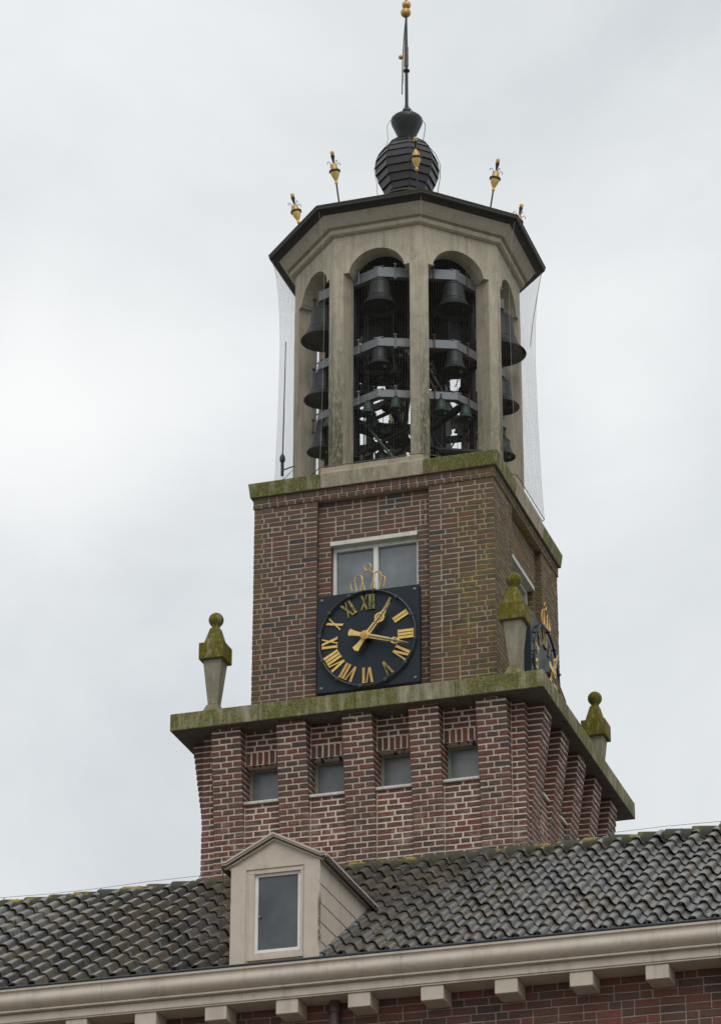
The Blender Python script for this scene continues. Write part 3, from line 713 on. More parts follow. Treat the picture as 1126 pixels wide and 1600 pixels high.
# the vane: a long pennant hung on the rod, pointing away from the square
vd = Vector((-0.315, 0.95, 0)).normalized()
VF = lambda T, Nn, Z: (vd.x*T - vd.y*Nn*-1 - 0.03, vd.y*T + vd.x*Nn, Z)
b = MB(); b.extrude([(0.15, 11.62), (0.9, 11.60), (1.55, 11.54), (1.2, 11.50), (0.9, 11.42), (0.5, 11.45), (0.2, 11.50)], lambda T, Nn, Z: (vd.x*T - 0.010 - vd.y*Nn, vd.y*T + vd.x*Nn, Z), -0.003, 0.003)
part(b, 'pennant', M['gold'], vane)
b = MB(); b.tube([(-0.006, 0, 11.66), (vd.x*0.4 - 0.02, vd.y*0.4, 11.64), (vd.x*1.0 - 0.03, vd.y*1.0, 11.60), (vd.x*1.8 - 0.02, vd.y*1.8, 11.52)], 0.008, 6); part(b, 'pointer', M['black'], vane)
b = MB(); sphere(b, (vd.x*0.95 - 0.060, vd.y*0.95, 11.62), 0.036, 12); part(b, 'counterweight', M['gold_old'], vane, smooth=True)

# ================================================================== GILDED FINIALS ON THE BELFRY ROOF
fin_lab = {-67.5: 'gilded urn finial at the far left corner of the belfry roof', -22.5: 'gilded urn finial on a leaning black rod, left of the onion dome',
           22.5: 'gilded urn finial standing right in front of the onion dome', 67.5: 'gilded urn finial on a leaning black rod, right of the onion dome',
           112.5: 'gilded urn finial half hidden behind the far right corner of the belfry roof'}
for az, lab in fin_lab.items():
    a = R(az); d = Vector((math.sin(a), -math.cos(a), 0)); bs = d*1.47 + Vector((0, 0, 7.74))
    tp = d*1.635 + Vector((0, 0, 8.535)); ax = (tp - bs).normalized()
    if az == 22.5: ax = (d*0.16 + Vector((-0.05, 0, 0.80))).normalized()
    L_ = (tp - bs).length
    t = thing('gilded_finial', lab, 'finial', tuple(bs), 'gilded finials round the belfry roof')
    P = lambda h: tuple(bs + ax*h)
    b = MB(); b.tube([P(-0.03), P(0.36)], 0.012, 8); part(b, 'rod', M['black'], t)
    b = MB(); b.lathe([(q_*0.84, h_) for q_, h_ in [(0.012, 0.33), (0.026, 0.345), (0.028, 0.365), (0.02, 0.385), (0.025, 0.395), (0.05, 0.44), (0.072, 0.49), (0.076, 0.52)]], bs, 16, ax); part(b, 'urn', M['gold'], t, smooth=True)
    b = MB(); b.lathe([(q_*0.84, h_) for q_, h_ in [(0.07, 0.515), (0.095, 0.52), (0.095, 0.54), (0.07, 0.545)]], bs, 16, ax); part(b, 'brim', M['black'], t, smooth=True)
    b = MB(); b.lathe([(q_*0.84, h_) for q_, h_ in [(0.068, 0.54), (0.062, 0.58), (0.045, 0.62), (0.02, 0.65)]], bs, 16, ax); part(b, 'urn_lid', M['gold_old'], t, smooth=True)
    b = MB(); b.lathe([(q_*0.84, h_) for q_, h_ in [(0.014, 0.63), (0.018, 0.68), (0.034, 0.76), (0.036, 0.765), (0.02, 0.77)]], bs, 12, ax); part(b, 'neck', M['black'], t, smooth=True)
    b = MB(); b.lathe([(q_*0.84, h_) for q_, h_ in [(0.022, 0.765), (0.028, 0.78), (0.034, 0.80), (0.03, 0.825), (0.012, 0.835)]], bs, 12, ax); part(b, 'tip', M['gold_old'], t, smooth=True)
    sx = ax.cross(Vector((0, 0, 1)) if abs(ax.z) < 0.9 else Vector((1, 0, 0))).normalized(); sy = ax.cross(sx)
    for k in range(4):
        e1 = sx*math.cos(PI/4 + k*PI/2) + sy*math.sin(PI/4 + k*PI/2); b = MB()
        pts = [(0.035, 0.60), (0.052, 0.645), (0.075, 0.668), (0.098, 0.655), (0.102, 0.625)]
        b.tube([tuple(bs + ax*h + e1*r_) for r_, h in pts], 0.0045, 5); part(b, 'curl', M['black'], t)

# ================================================================== STONE FINIALS ON THE LEDGE
for (x, y), lab in (((-1.985, -2.02), 'stone obelisk finial with moss green cap on the left corner of the ledge'),
                    ((1.985, -2.06), 'stone obelisk finial with bright moss on its cap in front of the side clock'),
                    ((2.02, 1.99), 'stone obelisk finial on the far right corner of the ledge, half hidden by it')):
    t = thing('stone_finial', lab, 'finial', (x, y, 0.0), 'stone finials on the ledge corners')
    sq = lambda h, z: [(x - h, y - h, z), (x + h, y - h, z), (x + h, y + h, z), (x - h, y + h, z)]
    specs = [('plinth', [(0.122, 0.001), (0.122, 0.10), (0.078, 0.215)], 0.45), ('shaft', [(0.066, 0.216), (0.122, 0.80), (0.124, 0.815)], 0.15),
             ('cap', [(0.168, 0.816), (0.168, 1.045), (0.122, 1.046), (0.060, 1.285)], 1.0)]
    for nm, pr, ms in specs:
        b = MB(); b.loft([sq(h, z) for h, z in pr]); o = part(b, nm, M['pin'], t, moss=ms)
        bv = o.modifiers.new('bevel', 'BEVEL'); bv.width = 0.010; bv.segments = 2; bv.limit_method = 'ANGLE'; bv.angle_limit = R(25)
    b = MB(); b.lathe([(0.056, 1.28), (0.050, 1.305), (0.062, 1.33)] + [(0.098*math.sin(R(a)), 1.408 - 0.098*math.cos(R(a))) for a in range(50, 181, 13)], (x, y, 0), 20)
    part(b, 'ball', M['pin'], t, smooth=True, auto=60, moss=0.85)

# ================================================================== CLOCKS
def stroke(b, F, rad, ang, n0, n1, segs):
    """strokes in a numeral's own frame: (x across, y outward) turned to clock angle ang and moved out to rad"""
    ca, sa = math.cos(R(ang)), math.sin(R(ang))
    for poly in segs:
        pts = []
        for x_, y_ in poly:
            yy = rad + y_; pts.append((x_*ca + yy*sa, -x_*sa + yy*ca))
        b.extrude([(px_, py_ + 0.965) for px_, py_ in pts], F, n0, n1)
HN = 0.105
def bar(x, w=0.033): return [[(x - w/2, -HN), (x + w/2, -HN), (x + w/2, HN), (x - w/2, HN)]]
def serif(x0, x1):
    return [[(x0, HN), (x1, HN), (x1, HN - 0.009), (x0, HN - 0.009)], [(x0, -HN), (x1, -HN), (x1, -HN + 0.009), (x0, -HN + 0.009)]]
def slant(x0, x1, w): return [[(x0 - w/2, HN), (x0 + w/2, HN), (x1 + w/2, -HN), (x1 - w/2, -HN)]]
def glyph(ch, x):
    if ch == 'I': return bar(x + 0.022) + serif(x + 0.000, x + 0.044), 0.0455
    if ch == 'V': return slant(x + 0.016, x + 0.052, 0.032) + slant(x + 0.092, x + 0.058, 0.017) + [[(x, HN), (x + 0.034, HN), (x + 0.034, HN - 0.009), (x, HN - 0.009)], [(x + 0.078, HN), (x + 0.106, HN), (x + 0.106, HN - 0.009), (x + 0.078, HN - 0.009)]], 0.108
    if ch == 'X': return slant(x + 0.018, x + 0.092, 0.032) + slant(x + 0.090, x + 0.020, 0.017) + [[(x, HN), (x + 0.036, HN), (x + 0.036, HN - 0.009), (x, HN - 0.009)], [(x + 0.074, -HN), (x + 0.110, -HN), (x + 0.110, -HN + 0.009), (x + 0.074, -HN + 0.009)], [(x + 0.078, HN), (x + 0.102, HN), (x + 0.102, HN - 0.009), (x + 0.078, HN - 0.009)], [(x + 0.008, -HN), (x + 0.032, -HN), (x + 0.032, -HN + 0.009), (x + 0.008, -HN + 0.009)]], 0.112
NUM = ['XII', 'I', 'II', 'III', 'IV', 'V', 'VI', 'VII', 'VIII', 'IX', 'X', 'XI']
def make_clock(az, label):
    F = FR[az]; base_ = F(0, 1.83, 0.29)
    t = thing('clock', label, 'clock', base_, 'clocks on the tower')
    b = MB(); b.fbox(F, -0.680, 0.680, 1.735, 1.830, 0.295, 1.638); o = part(b, 'dial', M['dial'], t)
    o.modifiers.new('bevel', 'BEVEL').width = 0.004
    zc = 0.965
    b = MB(); b.tube([F(0.640*math.sin(2*PI*k/72), 1.865, zc + 0.655*math.cos(2*PI*k/72)) for k in range(73)], 0.016, 8); part(b, 'ring', M['black'], t, smooth=True)
    for k in range(12):
        a = 2*PI*k/12 + R(8); b = MB(); c = F(0.640*math.sin(a), 0, zc + 0.655*math.cos(a)); nd = Vector(F(0, 1, 0)) - Vector(F(0, 0, 0))
        cc = Vector(F(0.640*math.sin(a), 1.83, zc + 0.655*math.cos(a)))
        b.lathe([(0.012, 0), (0.012, 0.045), (0.024, 0.047), (0.024, 0.058), (0.012, 0.060), (0.012, 0.072)], cc, 10, nd); part(b, 'ring_bolt', M['bolt'], t, smooth=True)
    for sx in (-1, 1):
        for sz in (-1, 1):
            b = MB(); b.lathe([(0.020, 0), (0.020, 0.006), (0.009, 0.010), (0.009, 0.02)], Vector(F(0.62*sx, 1.83, zc + 0.61*sz)), 10, nd); part(b, 'corner_bolt', M['galv'], t)
    for k, s_ in enumerate(NUM):
        w = 0; gl = []
        for ch in s_:
            q, wd = glyph(ch, w); gl += q; w += wd
        gl = [[(x - w/2, y) for x, y in poly] for poly in gl]
        b = MB()
        for j, poly in enumerate(gl): stroke(b, F, 0.505, k*30, 1.834, 1.846 + 0.0007*j, [poly])
        mat = 'gold_moss' if k in (11, 0, 1, 7, 6, 5) else 'gold'
        if k in (7, 6, 5): mat = 'gold_old' if k != 5 else 'gold_moss'
        part(b, 'numeral', M[mat], t, label='gilt roman numeral ' + s_)
    # hands
    def hand(name, ang, L_, n, orn, w0):
        ca, sa = math.cos(R(ang)), math.sin(R(ang))
        H = lambda x, y: (x*ca + y*sa, zc - x*sa + y*ca)
        out = [(0.030, -0.03), (0.026, -0.09), (0.034, -0.16), (0.048, -0.215), (0.024, -0.228), (0, -0.232), (-0.024, -0.228), (-0.048, -0.215), (-0.034, -0.16), (-0.026, -0.09), (-0.030, -0.03)]
        up = [(-0.034, 0.03), (-w0, 0.08), (-w0*0.9, orn - 0.10)]
        o_ = [(-0.018, orn - 0.085), (-0.040, orn - 0.070), (-0.030, orn - 0.052), (-0.058, orn - 0.040), (-0.068, orn - 0.005), (-0.058, orn + 0.030), (-0.032, orn + 0.060), (-0.026, orn + 0.10), (-0.012, orn + 0.13)] if w0 > 0.030 else [(-0.020, orn - 0.060), (-0.038, orn - 0.045), (-0.044, orn - 0.01), (-0.034, orn + 0.025), (-0.018, orn + 0.055), (-0.012, orn + 0.10)]
        tip = [(-0.009, L_ - 0.05), (0, L_), (0.009, L_ - 0.05)]
        rt = [(-x, y) for x, y in (up + o_)[::-1]]
        b = MB(); b.extrude([H(x, y) for x, y in out + up + o_ + tip + rt], F, n, n + 0.010); hd = part(b, name, M['gold'], t)
        b = MB(); b.tube([F(*(lambda q: (q[0], n + 0.018, q[1]))(H(0, y))) for y in (0.06, orn - 0.1, orn + 0.1, L_ - 0.02)], [0.009, 0.010, 0.009, 0.005], 8); part(b, 'stiffening_rod', M['grey_bar'], t, hd, smooth=True)
        for sx in (-1, 1):
            k = 1 if w0 > 0.030 else 0.62
            b = MB(); pts = [(0.018*sx*k, orn + 0.03*k), (0.034*sx*k, orn + 0.012*k), (0.038*sx*k, orn - 0.018*k), (0.020*sx*k, orn - 0.030*k)]
            b.tube([F(*(lambda q: (q[0], n + 0.011, q[1]))(H(x, y))) for x, y in pts], 0.0045, 6); part(b, 'scroll', M['black'], t, hd, smooth=True)
        return hd
    hand('hour_hand', 38.4, 0.53, 1.925, 0.30, 0.033); hand('minute_hand', 107.5, 0.605, 1.950, 0.42, 0.029)
    b = MB(); b.lathe([(0.05, 0), (0.05, 0.092)], Vector(F(0, 1.83, zc)), 16, nd); part(b, 'hub_shaft', M['black'], t, smooth=True); b = MB(); b.lathe([(0.03, 0.128), (0.062, 0.1315), (0.062, 0.138), (0.05, 0.142), (0.024, 0.144), (0.022, 0.152)], Vector(F(0, 1.83, zc)), 16, nd); part(b, 'hub', M['gold_old'], t, smooth=True)
    # crown of bent gilt rod over the dial
    def hoop(pts, r_=0.0085, nm='crown_hoop', mt='gold_old'):
        b = MB(); b.tube([F(x, 1.86, z) for x, z in pts], r_, 8); part(b, nm, M[mt], t, smooth=True)
    z0 = 1.63
    def arc(x0, x1, zt, zb0, zb1, lean=0.0):
        pts = []; n = 12
        for k in range(n + 1):
            a = PI*k/n; xx = (x0 + x1)/2 - (x1 - x0)/2*math.cos(a)
            zz = zt - 0.075 + 0.075*math.sin(a); pts.append((xx + lean*(zz - z0), zz))
        return [((x0*0.72 + x1*0.28), zb0)] + pts + [((x1*0.72 + x0*0.28), zb1)]
    hoop(arc(-0.080, 0.095, 1.905, z0, z0)); hoop(arc(-0.170, -0.060, 1.855, z0, z0)); hoop(arc(0.080, 0.190, 1.875, z0, z0))
    hoop([(-0.150, 1.775), (-0.20, 1.778), (-0.222, 1.755), (-0.222, 1.72), (-0.205, 1.64)]); hoop([(0.165, 1.80), (0.215, 1.80), (0.238, 1.775), (0.238, 1.74), (0.215, 1.64)])
    hoop([(0.010 + 0.045*math.sin(2*PI*k/18), 1.953 + 0.045*math.cos(2*PI*k/18)) for k in range(19)], 0.0085, 'crown_ring')
    return t
make_clock(0, 'black square clock with gilt numerals and crown on the front wall')
make_clock(90, 'black clock dial seen nearly edge on, on the right wall behind a mossy stone finial')

# ================================================================== BELLS AND THEIR FRAME
def bprof(r_, H):
    o = [(0.05, 1.0), (0.30, 0.985), (0.46, 0.955), (0.53, 0.90), (0.55, 0.80), (0.575, 0.60), (0.62, 0.42), (0.70, 0.26), (0.82, 0.13), (0.94, 0.05), (1.0, 0.0),
         (0.955, 0.0), (0.86, 0.08), (0.74, 0.20), (0.62, 0.36), (0.54, 0.58), (0.50, 0.80), (0.44, 0.90), (0.05, 0.93)]
    return [(a*r_, (h - 1)*H) for a, h in o]
def bell(p, r_, zt, label, group, mat='bronze', H=None, beamz=None):
    H = H or r_*1.62
    t = thing('bell', label, 'bell', (p[0], p[1], zt - H), group)
    b = MB(); b.lathe(bprof(r_, H), (p[0], p[1], zt), 36); part(b, 'body', M[mat], t, smooth=True, auto=50)
    for f in (0.86, 0.33, 0.12):
        b = MB()
        k = np.interp(f, [0, 0.05, 0.13, 0.26, 0.42, 0.6, 0.8, 0.9], [1.0, 0.94, 0.82, 0.70, 0.62, 0.575, 0.55, 0.53])
        b.lathe([(k*r_ - 0.002, zt - (1 - f)*H - 0.008), (k*r_ + 0.004, zt - (1 - f)*H), (k*r_ - 0.002, zt - (1 - f)*H + 0.008)], (p[0], p[1], 0), 36)
        part(b, 'moulding', M[mat], t, smooth=True)
    b = MB(); b.lathe([(r_*0.28, 0), (r_*0.28, 0.03), (r_*0.14, 0.045), (r_*0.14, 0.10)], (p[0], p[1], zt - 0.004), 10); part(b, 'hanger', M['inner'], t)
    b = MB(); d = r_*0.05 + 0.006
    b.tube([(p[0], p[1], zt - H*0.15), (p[0] + r_*0.25, p[1], zt - H*0.55), (p[0] + r_*0.45, p[1] - 0.0, zt - H*0.98)], [d*0.6, d*0.7, d], 6)
    sphere(b, (p[0] + r_*0.45, p[1], zt - H*0.98), d*1.9, 10); part(b, 'clapper', M['galv' if r_ < 0.2 else 'inner'], t, smooth=True)
    return t
def pol(az, R0): a = R(az); return (R0*math.sin(a), -R0*math.cos(a))
gB = 'bells of the carillon in the belfry'
top_lab = {0: 'large bell under the top beam in the left of the two front arches', 45: 'large bell under the top beam in the right of the two front arches',
           -45: 'large bell with a flared rim in the leftmost arch, topmost of its stack', 90: 'biggest bell, bulging out of the narrow rightmost arch'}
for az, r_, zt, lab in ((0, 0.262, 6.49, top_lab[0]), (45, 0.262, 6.49, top_lab[45]), (-45, 0.315, 6.42, top_lab[-45]), (90, 0.37, 6.42, top_lab[90])):
    bell(pol(az, 1.31), r_, zt, lab, gB, 'bronze')
for az, r_, zt, lab in ((0, 0.172, 5.43, 'medium bell under the middle beam in the left of the two front arches'), (45, 0.195, 5.43, 'medium bell under the middle beam in the right of the two front arches'),
                        (-45, 0.255, 5.40, 'medium bell in the leftmost arch, middle of its stack'), (90, 0.25, 5.40, 'medium bell in the narrow rightmost arch, middle of its stack')):
    bell(pol(az, 1.32), r_, zt, lab, gB)
def on_side(az, T, Nn): return frame(az)(T, Nn, 0)[:2]
for az, T, r_, lab in ((0, -0.17, 0.112, 'small bell under the lowest beam in the left front arch, left one of the pair'), (0, 0.215, 0.112, 'small bell under the lowest beam in the left front arch, right one of the pair'),
                       (45, -0.20, 0.120, 'small bell under the lowest beam in the right front arch, left one of the pair'), (45, 0.17, 0.124, 'small bell under the lowest beam in the right front arch, right one of the pair'),
                       (-45, 0.17, 0.11, 'small bell under the lowest beam in the leftmost arch, behind the vertical rope'), (90, -0.16, 0.11, 'small bell under the lowest beam in the rightmost arch')):
    bell(on_side(az, T, 1.29), r_, 4.655, lab, gB, 'bronze_green')
bell(pol(-45, 1.34), 0.19, 4.50, 'dark bell at the foot of the stack in the leftmost arch', gB); bell(pol(90, 1.34), 0.165, 4.50, 'dark bell at the foot of the stack in the rightmost arch', gB)
inner_bells = [((-0.30, -0.35), 0.44, 6.35, 'big shadowed bell hanging behind the top bell of the left front arch'), ((0.62, -0.15), 0.40, 6.32, 'big shadowed bell hanging behind the top bell of the right front arch'),
               ((-0.62, -0.78), 0.20, 5.15, 'shadowed bell low behind the middle beam of the left front arch, nearer the left pier'), ((0.02, -0.80), 0.16, 5.05, 'shadowed bell behind the middle beam of the left front arch, nearer the centre'),
               ((0.33, -0.72), 0.15, 5.22, 'shadowed bell behind the middle bell of the right front arch'), ((-0.52, -0.95), 0.19, 4.28, 'dark green bell standing low in the left front arch beside the left pier'),
               ((-0.12, -0.85), 0.17, 4.10, 'dark bell low in the left front arch under the diagonal strut'), ((0.55, -1.0), 0.15, 4.20, 'dark bell low in the right front arch behind the diagonal struts'),
               ((-0.95, -0.25), 0.22, 4.9, 'shadowed bell deep inside the leftmost arch'), ((0.95, 0.3), 0.22, 5.3, 'shadowed bell deep inside the belfry beyond the right front arch'),
               ((0.15, 0.55), 0.30, 5.55, 'shadowed bell at the back of the belfry seen between the middle beams')]
for p, r_, zt, lab in inner_bells: bell(p, r_, zt, lab, gB, 'bronze')
for i, (a_, R_, zt, r_, lab) in enumerate((
    (-26, 1.02, 4.62, 0.085, 'small dark bell behind the lowest beam of the left front arch, beside the left pier'),
    (-12, 0.95, 4.55, 0.090, 'small dark bell behind the pair under the lowest beam of the left front arch'),
    (2, 1.00, 4.40, 0.085, 'small dark bell lower than the pair in the left front arch, near the central pier'),
    (33, 1.02, 4.62, 0.085, 'small dark bell behind the lowest beam of the right front arch, beside the central pier'),
    (66, 0.95, 4.62, 0.080, 'small dark bell behind the lowest beam of the right front arch, beside its right pier'),
    (-20, 1.05, 4.05, 0.100, 'small dark bell near the sill of the left front arch, left of the strut foot'),
    (4, 1.05, 3.98, 0.110, 'small dark bell near the sill of the left front arch, right of the strut'),
    (34, 1.02, 4.02, 0.100, 'small dark bell near the sill of the right front arch, beside the central pier'),
    (-8, 0.98, 5.36, 0.110, 'small dark bell behind the medium bell of the left front arch'),
    (6, 0.98, 5.34, 0.105, 'small dark bell right of the medium bell in the left front arch'),
    (36, 0.98, 5.34, 0.110, 'small dark bell left of the medium bell in the right front arch'),
    (70, 0.98, 5.34, 0.110, 'small dark bell right of the medium bell in the right front arch'))):
    bell(pol(a_, R_), r_, zt, lab, gB, 'bronze_green' if i % 3 == 0 else 'bronze')

bf = thing('bell_carrier', 'grey steel ring beams on dark posts and struts inside the belfry', 'bell rack', (0, 0, 3.5))
for zb, zt in ((6.520, 6.668), (5.448, 5.572), (4.672, 4.782)):
    for k in range(8):
        a0, a1 = 45*k, 45*k + 45
        def P(a, r_, z): return (r_*math.sin(R(a)), -r_*math.cos(R(a)), z)
        b = MB()
        f0, f1 = (Vector(P(a0, 1.385, 0)), Vector(P(a1, 1.385, 0))); g0, g1 = (Vector(P(a0, 1.375, 0)), Vector(P(a1, 1.375, 0)))
        h0, h1 = (Vector(P(a0, 1.29, 0)), Vector(P(a1, 1.29, 0)))
        def prism(p0, p1, q0, q1, za, zb_): b.hexa([(p0.x, p0.y, za), (p1.x, p1.y, za), (q1.x, q1.y, za), (q0.x, q0.y, za), (p0.x, p0.y, zb_), (p1.x, p1.y, zb_), (q1.x, q1.y, zb_), (q0.x, q0.y, zb_)])
        prism(f0, f1, g0, g1, zb, zt); prism(g0, g1, h0, h1, zb, zb + 0.008); prism(g0, g1, h0, h1, zt - 0.008, zt)
        part(b, 'ring_beam', M['galv'], bf)
        # splice plate on each corner, threaded rods beside it
    for k in range(8):
        b = MB(); F = frame(45*k); b.fbox(F, -0.07, 0.07, 1.30, 1.375, zt + 0.001, zt + 0.012); part(b, 'splice_plate', M['galv'], bf)
        for T in (0.22, -0.30):
            b = MB(); c = F(T, 1.30 + 0.005, 0); b.tube([(c[0], c[1], zb - 0.05), (c[0], c[1], zt + 0.05)], 0.009, 6)
            b.cbox((c[0], c[1], zt + 0.045), 0.04, 0.04, 0.014); b.cbox((c[0], c[1], zb - 0.03), 0.04, 0.04, 0.014); part(b, 'clamp_rod', M['rust' if k % 2 else 'galv'], bf)
for k in (0, 1, 2, 5, 6, 7):
    a = 22.5 + 45*k; c = pol(a, 1.12)
    b = MB(); b.cbox((c[0], c[1], 5.26), 0.07, 0.07, 3.5, R(a)); part(b, 'post', M['inner'], bf)
for k, a in enumerate((245, 300)):
    c = pol(a, 0.72); b = MB(); b.cbox((c[0], c[1], 5.3), 0.09, 0.06, 3.55, R(a)); part(b, 'post', M['inner'], bf)
# dark drum with the action wires; radial beams at every level
b = MB(); b.cbox((-0.02, 0.12, 6.38), 0.72, 0.72, 1.3, R(12)); part(b, 'action_cabinet', M['inner'], bf)
for k in range(26):
    a = k*360/26 + random.uniform(-4, 4); rr = random.uniform(0.5, 1.0); c = pol(a, rr)
    b = MB(); b.tube([(c[0], c[1], 3.6 + random.uniform(0, 1.2)), (c[0], c[1], 7.0)], 0.004, 4); part(b, 'action_wire', M['cable'], bf)
for z, rot in ((6.45, 0), (5.38, 20), (4.6, 5)):
    for k in range(4):
        a = R(45*k + rot); d = Vector((math.cos(a), math.sin(a), 0)); n_ = Vector((-d.y, d.x, 0))*0.035; p0 = -d*1.24; p1 = d*1.24
        b = MB(); b.hexa([tuple(p0 - n_ + Vector((0, 0, z))), tuple(p1 - n_ + Vector((0, 0, z))), tuple(p1 + n_ + Vector((0, 0, z))), tuple(p0 + n_ + Vector((0, 0, z))),
                          tuple(p0 - n_ + Vector((0, 0, z + 0.08))), tuple(p1 - n_ + Vector((0, 0, z + 0.08))), tuple(p1 + n_ + Vector((0, 0, z + 0.08))), tuple(p0 + n_ + Vector((0, 0, z + 0.08)))])
        part(b, 'cross_beam', M['inner'], bf)
for p0, p1, r_, mt in (((-0.30, -1.12, 4.48), (0.30, -1.15, 3.60), 0.022, 'bronze_green'), ((0.38, -1.00, 4.60), (0.98, -0.70, 3.55), 0.035, 'inner'), ((0.48, -1.02, 4.20), (0.95, -0.8, 3.5), 0.03, 'inner'),
                       ((0.55, -0.95, 5.30), (1.0, -0.3, 4.3), 0.018, 'cable'), ((0.50, -0.98, 5.25), (0.9, -0.3, 4.3), 0.014, 'cable'), ((-0.5, -1.0, 4.45), (-0.1, -0.5, 4.9), 0.03, 'inner'),
                       ((-0.9, 0.6, 4.4), (0.7, 0.9, 3.7), 0.05, 'inner'), ((0.3, -1.1, 3.98), (1.2, -0.6, 4.02), 0.045, 'inner'), ((-0.6, -1.05, 3.95), (0.35, -1.02, 4.35), 0.025, 'inner')):
    b = MB(); b.tube([p0, p1], r_, 6); part(b, 'strut', M[mt], bf)
for i, (x, y, z) in enumerate(((-0.55, -1.02, 4.45), (-0.2, -1.0, 4.15), (0.05, -0.98, 4.35), (0.55, -1.0, 4.4), (0.95, -0.75, 4.3), (-0.35, -0.95, 5.05), (0.1, -0.95, 4.95), (0.75, -0.85, 5.1), (0.98, -0.6, 4.45), (-0.05, -0.6, 4.5), (-0.95, -0.6, 4.1), (-0.4, -1.0, 3.75))):
    b = MB(); b.cbox((x, y, z), 0.10, 0.06, 0.14, random.uniform(0, 3)); b.tube([(x, y, z), (x + random.uniform(-0.15, 0.15), y, z - 0.22)], 0.012, 5); b.tube([(x - 0.05, y, z + 0.05), (x + 0.12, y - 0.05, z + 0.10)], 0.008, 5)
    part(b, 'hammer', M['inner' if i % 3 else 'rust'], bf)
for k in range(46):
    a_ = random.choice([random.uniform(-34, 12), random.uniform(24, 74)]); rr = random.uniform(0.75, 1.12); z_ = random.choice([random.uniform(3.6, 4.5), random.uniform(4.85, 5.35)]); c = pol(a_, rr)
    ln = random.uniform(0.10, 0.34); tl = random.uniform(-1.2, 1.2); b = MB(); q = (c[0] + ln*math.sin(tl)*0.9, c[1] + random.uniform(-0.08, 0.08), z_ + ln*math.cos(tl))
    b.tube([(c[0], c[1], z_), q], random.choice([0.006, 0.009, 0.013]), 5)
    if k % 2: b.cbox(q, 0.05, 0.035, 0.05, tl)
    part(b, 'linkage', M[random.choice(['inner', 'inner', 'black', 'galv', 'bronze', 'bronze_green'])], bf)
for x0, x1, y, z0, z1 in ((0.33, 0.53, 0.0, 3.5, 5.7), (-0.68, -0.50, -0.1, 3.5, 4.5), (0.92, 1.10, 0.2, 3.5, 5.4)):
    b = MB(); b.box(x0, x1, y, y + 0.25, z0, z1); part(b, 'action_box', M['inner'], bf)

# ================================================================== BIRD NET
net = thing('bird_net', 'fine grey bird netting hung from the belfry eaves down to the coping', 'netting', (0, 0, 3.5))
zk = [7.455, 7.25, 6.98, 6.5, 6.05, 5.0, 4.0, 3.56]; rk = [1.905, 1.855, 1.815, 1.785, 1.775, 1.79, 1.82, 1.845]
def net_pt(az_v, f, z, bulge=0.0):
    r_ = float(np.interp(z, zk[::-1], rk[::-1])); x0, y0, _ = ring8(r_, 0)[az_v % 8]; x1, y1, _ = ring8(r_, 0)[(az_v + 1) % 8]
    return (x0 + (x1 - x0)*f, y0 + (y1 - y0)*f, z)
NV = 36; zs = [3.56 + (7.455 - 3.56)*i/14 for i in range(15)]
for s_ in range(8):
    b = MB()
    def strip(pts, wdt):
        P = [Vector(p) for p in pts]; vs = []; n = len(P)
        for i, p in enumerate(P):
            d = (P[min(i + 1, n - 1)] - P[max(i - 1, 0)]).normalized(); o_ = Vector((p.x, p.y, 0)).normalized(); sd_ = d.cross(o_).normalized()*wdt
            vs += [tuple(p - sd_), tuple(p + sd_), tuple(p + o_*wdt*1.5)]
        fs = []
        for i in range(n - 1):
            for j in range(3): fs.append((i*3 + j, i*3 + (j + 1) % 3, i*3 + 3 + (j + 1) % 3, i*3 + 3 + j))
        b.add(vs, fs)
    for k in range(NV): strip([net_pt(s_, k/NV, z) for z in zs], 0.00075)
    nz = int((7.455 - 3.56)/0.039)
    for k in range(nz + 1):
        z = 3.56 + k*0.039; strip([net_pt(s_, f/6, z) for f in range(7)], 0.00075)
    part(b, 'net_panel', M['net'], net, kind='stuff')
    b = MB(); b.tube([net_pt(s_, 0, z) for z in zs], 0.0022, 5); part(b, 'seam_rope', M['rope'], net)
    b = MB(); b.tube([net_pt(s_, f/8, 3.565) for f in range(9)], 0.006, 5); part(b, 'hem_rope', M['net'], net)
b = MB(); b.tube([(1.79, 0.55, 7.30), (1.74, 0.55, 7.05), (1.64, 0.6, 6.6), (1.58, 0.66, 6.25)], 0.005, 5); part(b, 'tie_rope', M['cable'], net)

# ================================================================== AERIAL AND CONDUCTOR CABLES
t = thing('whip_aerial', 'thin upright rusty whip aerial on a bracket left of the belfry', 'aerial', (-1.47, -1.0, 3.9))
b = MB(); b.tube([(-1.470, -1.0, 4.16), (-1.446, -1.0, 5.95)], [0.010, 0.006], 6); part(b, 'whip', M['rust'], t)
b = MB(); b.lathe([(0.022, 3.90), (0.022, 4.10), (0.035, 4.11), (0.04, 4.15), (0.035, 4.18), (0.015, 4.22)], (-1.472, -1.0, 0), 10); part(b, 'mount', M['black'], t, smooth=True)
b = MB(); b.tube([(-1.47, -1.0, 3.98), (-1.30, -0.98, 4.03)], 0.010, 6); part(b, 'bracket', M['galv'], t)
b = MB(); b.tube([(-1.47, -1.0, 3.90), (-1.455, -1.0, 3.84), (-1.40, -1.0, 3.88), (-1.33, -0.98, 3.98)], 0.005, 5); part(b, 'lead', M['cable'], t)
t = thing('conductor_cable', 'thin grey conductor cable looping down both sides of the onion dome', 'cable', (0, 0, 10.1))
ca = Vector((0.957, 0.289, 0)); cf = Vector((0.289, -0.957, 0))
def onp(s_, z, f=0.0): return tuple(ca*s_ + cf*f + Vector((0, 0, z)))
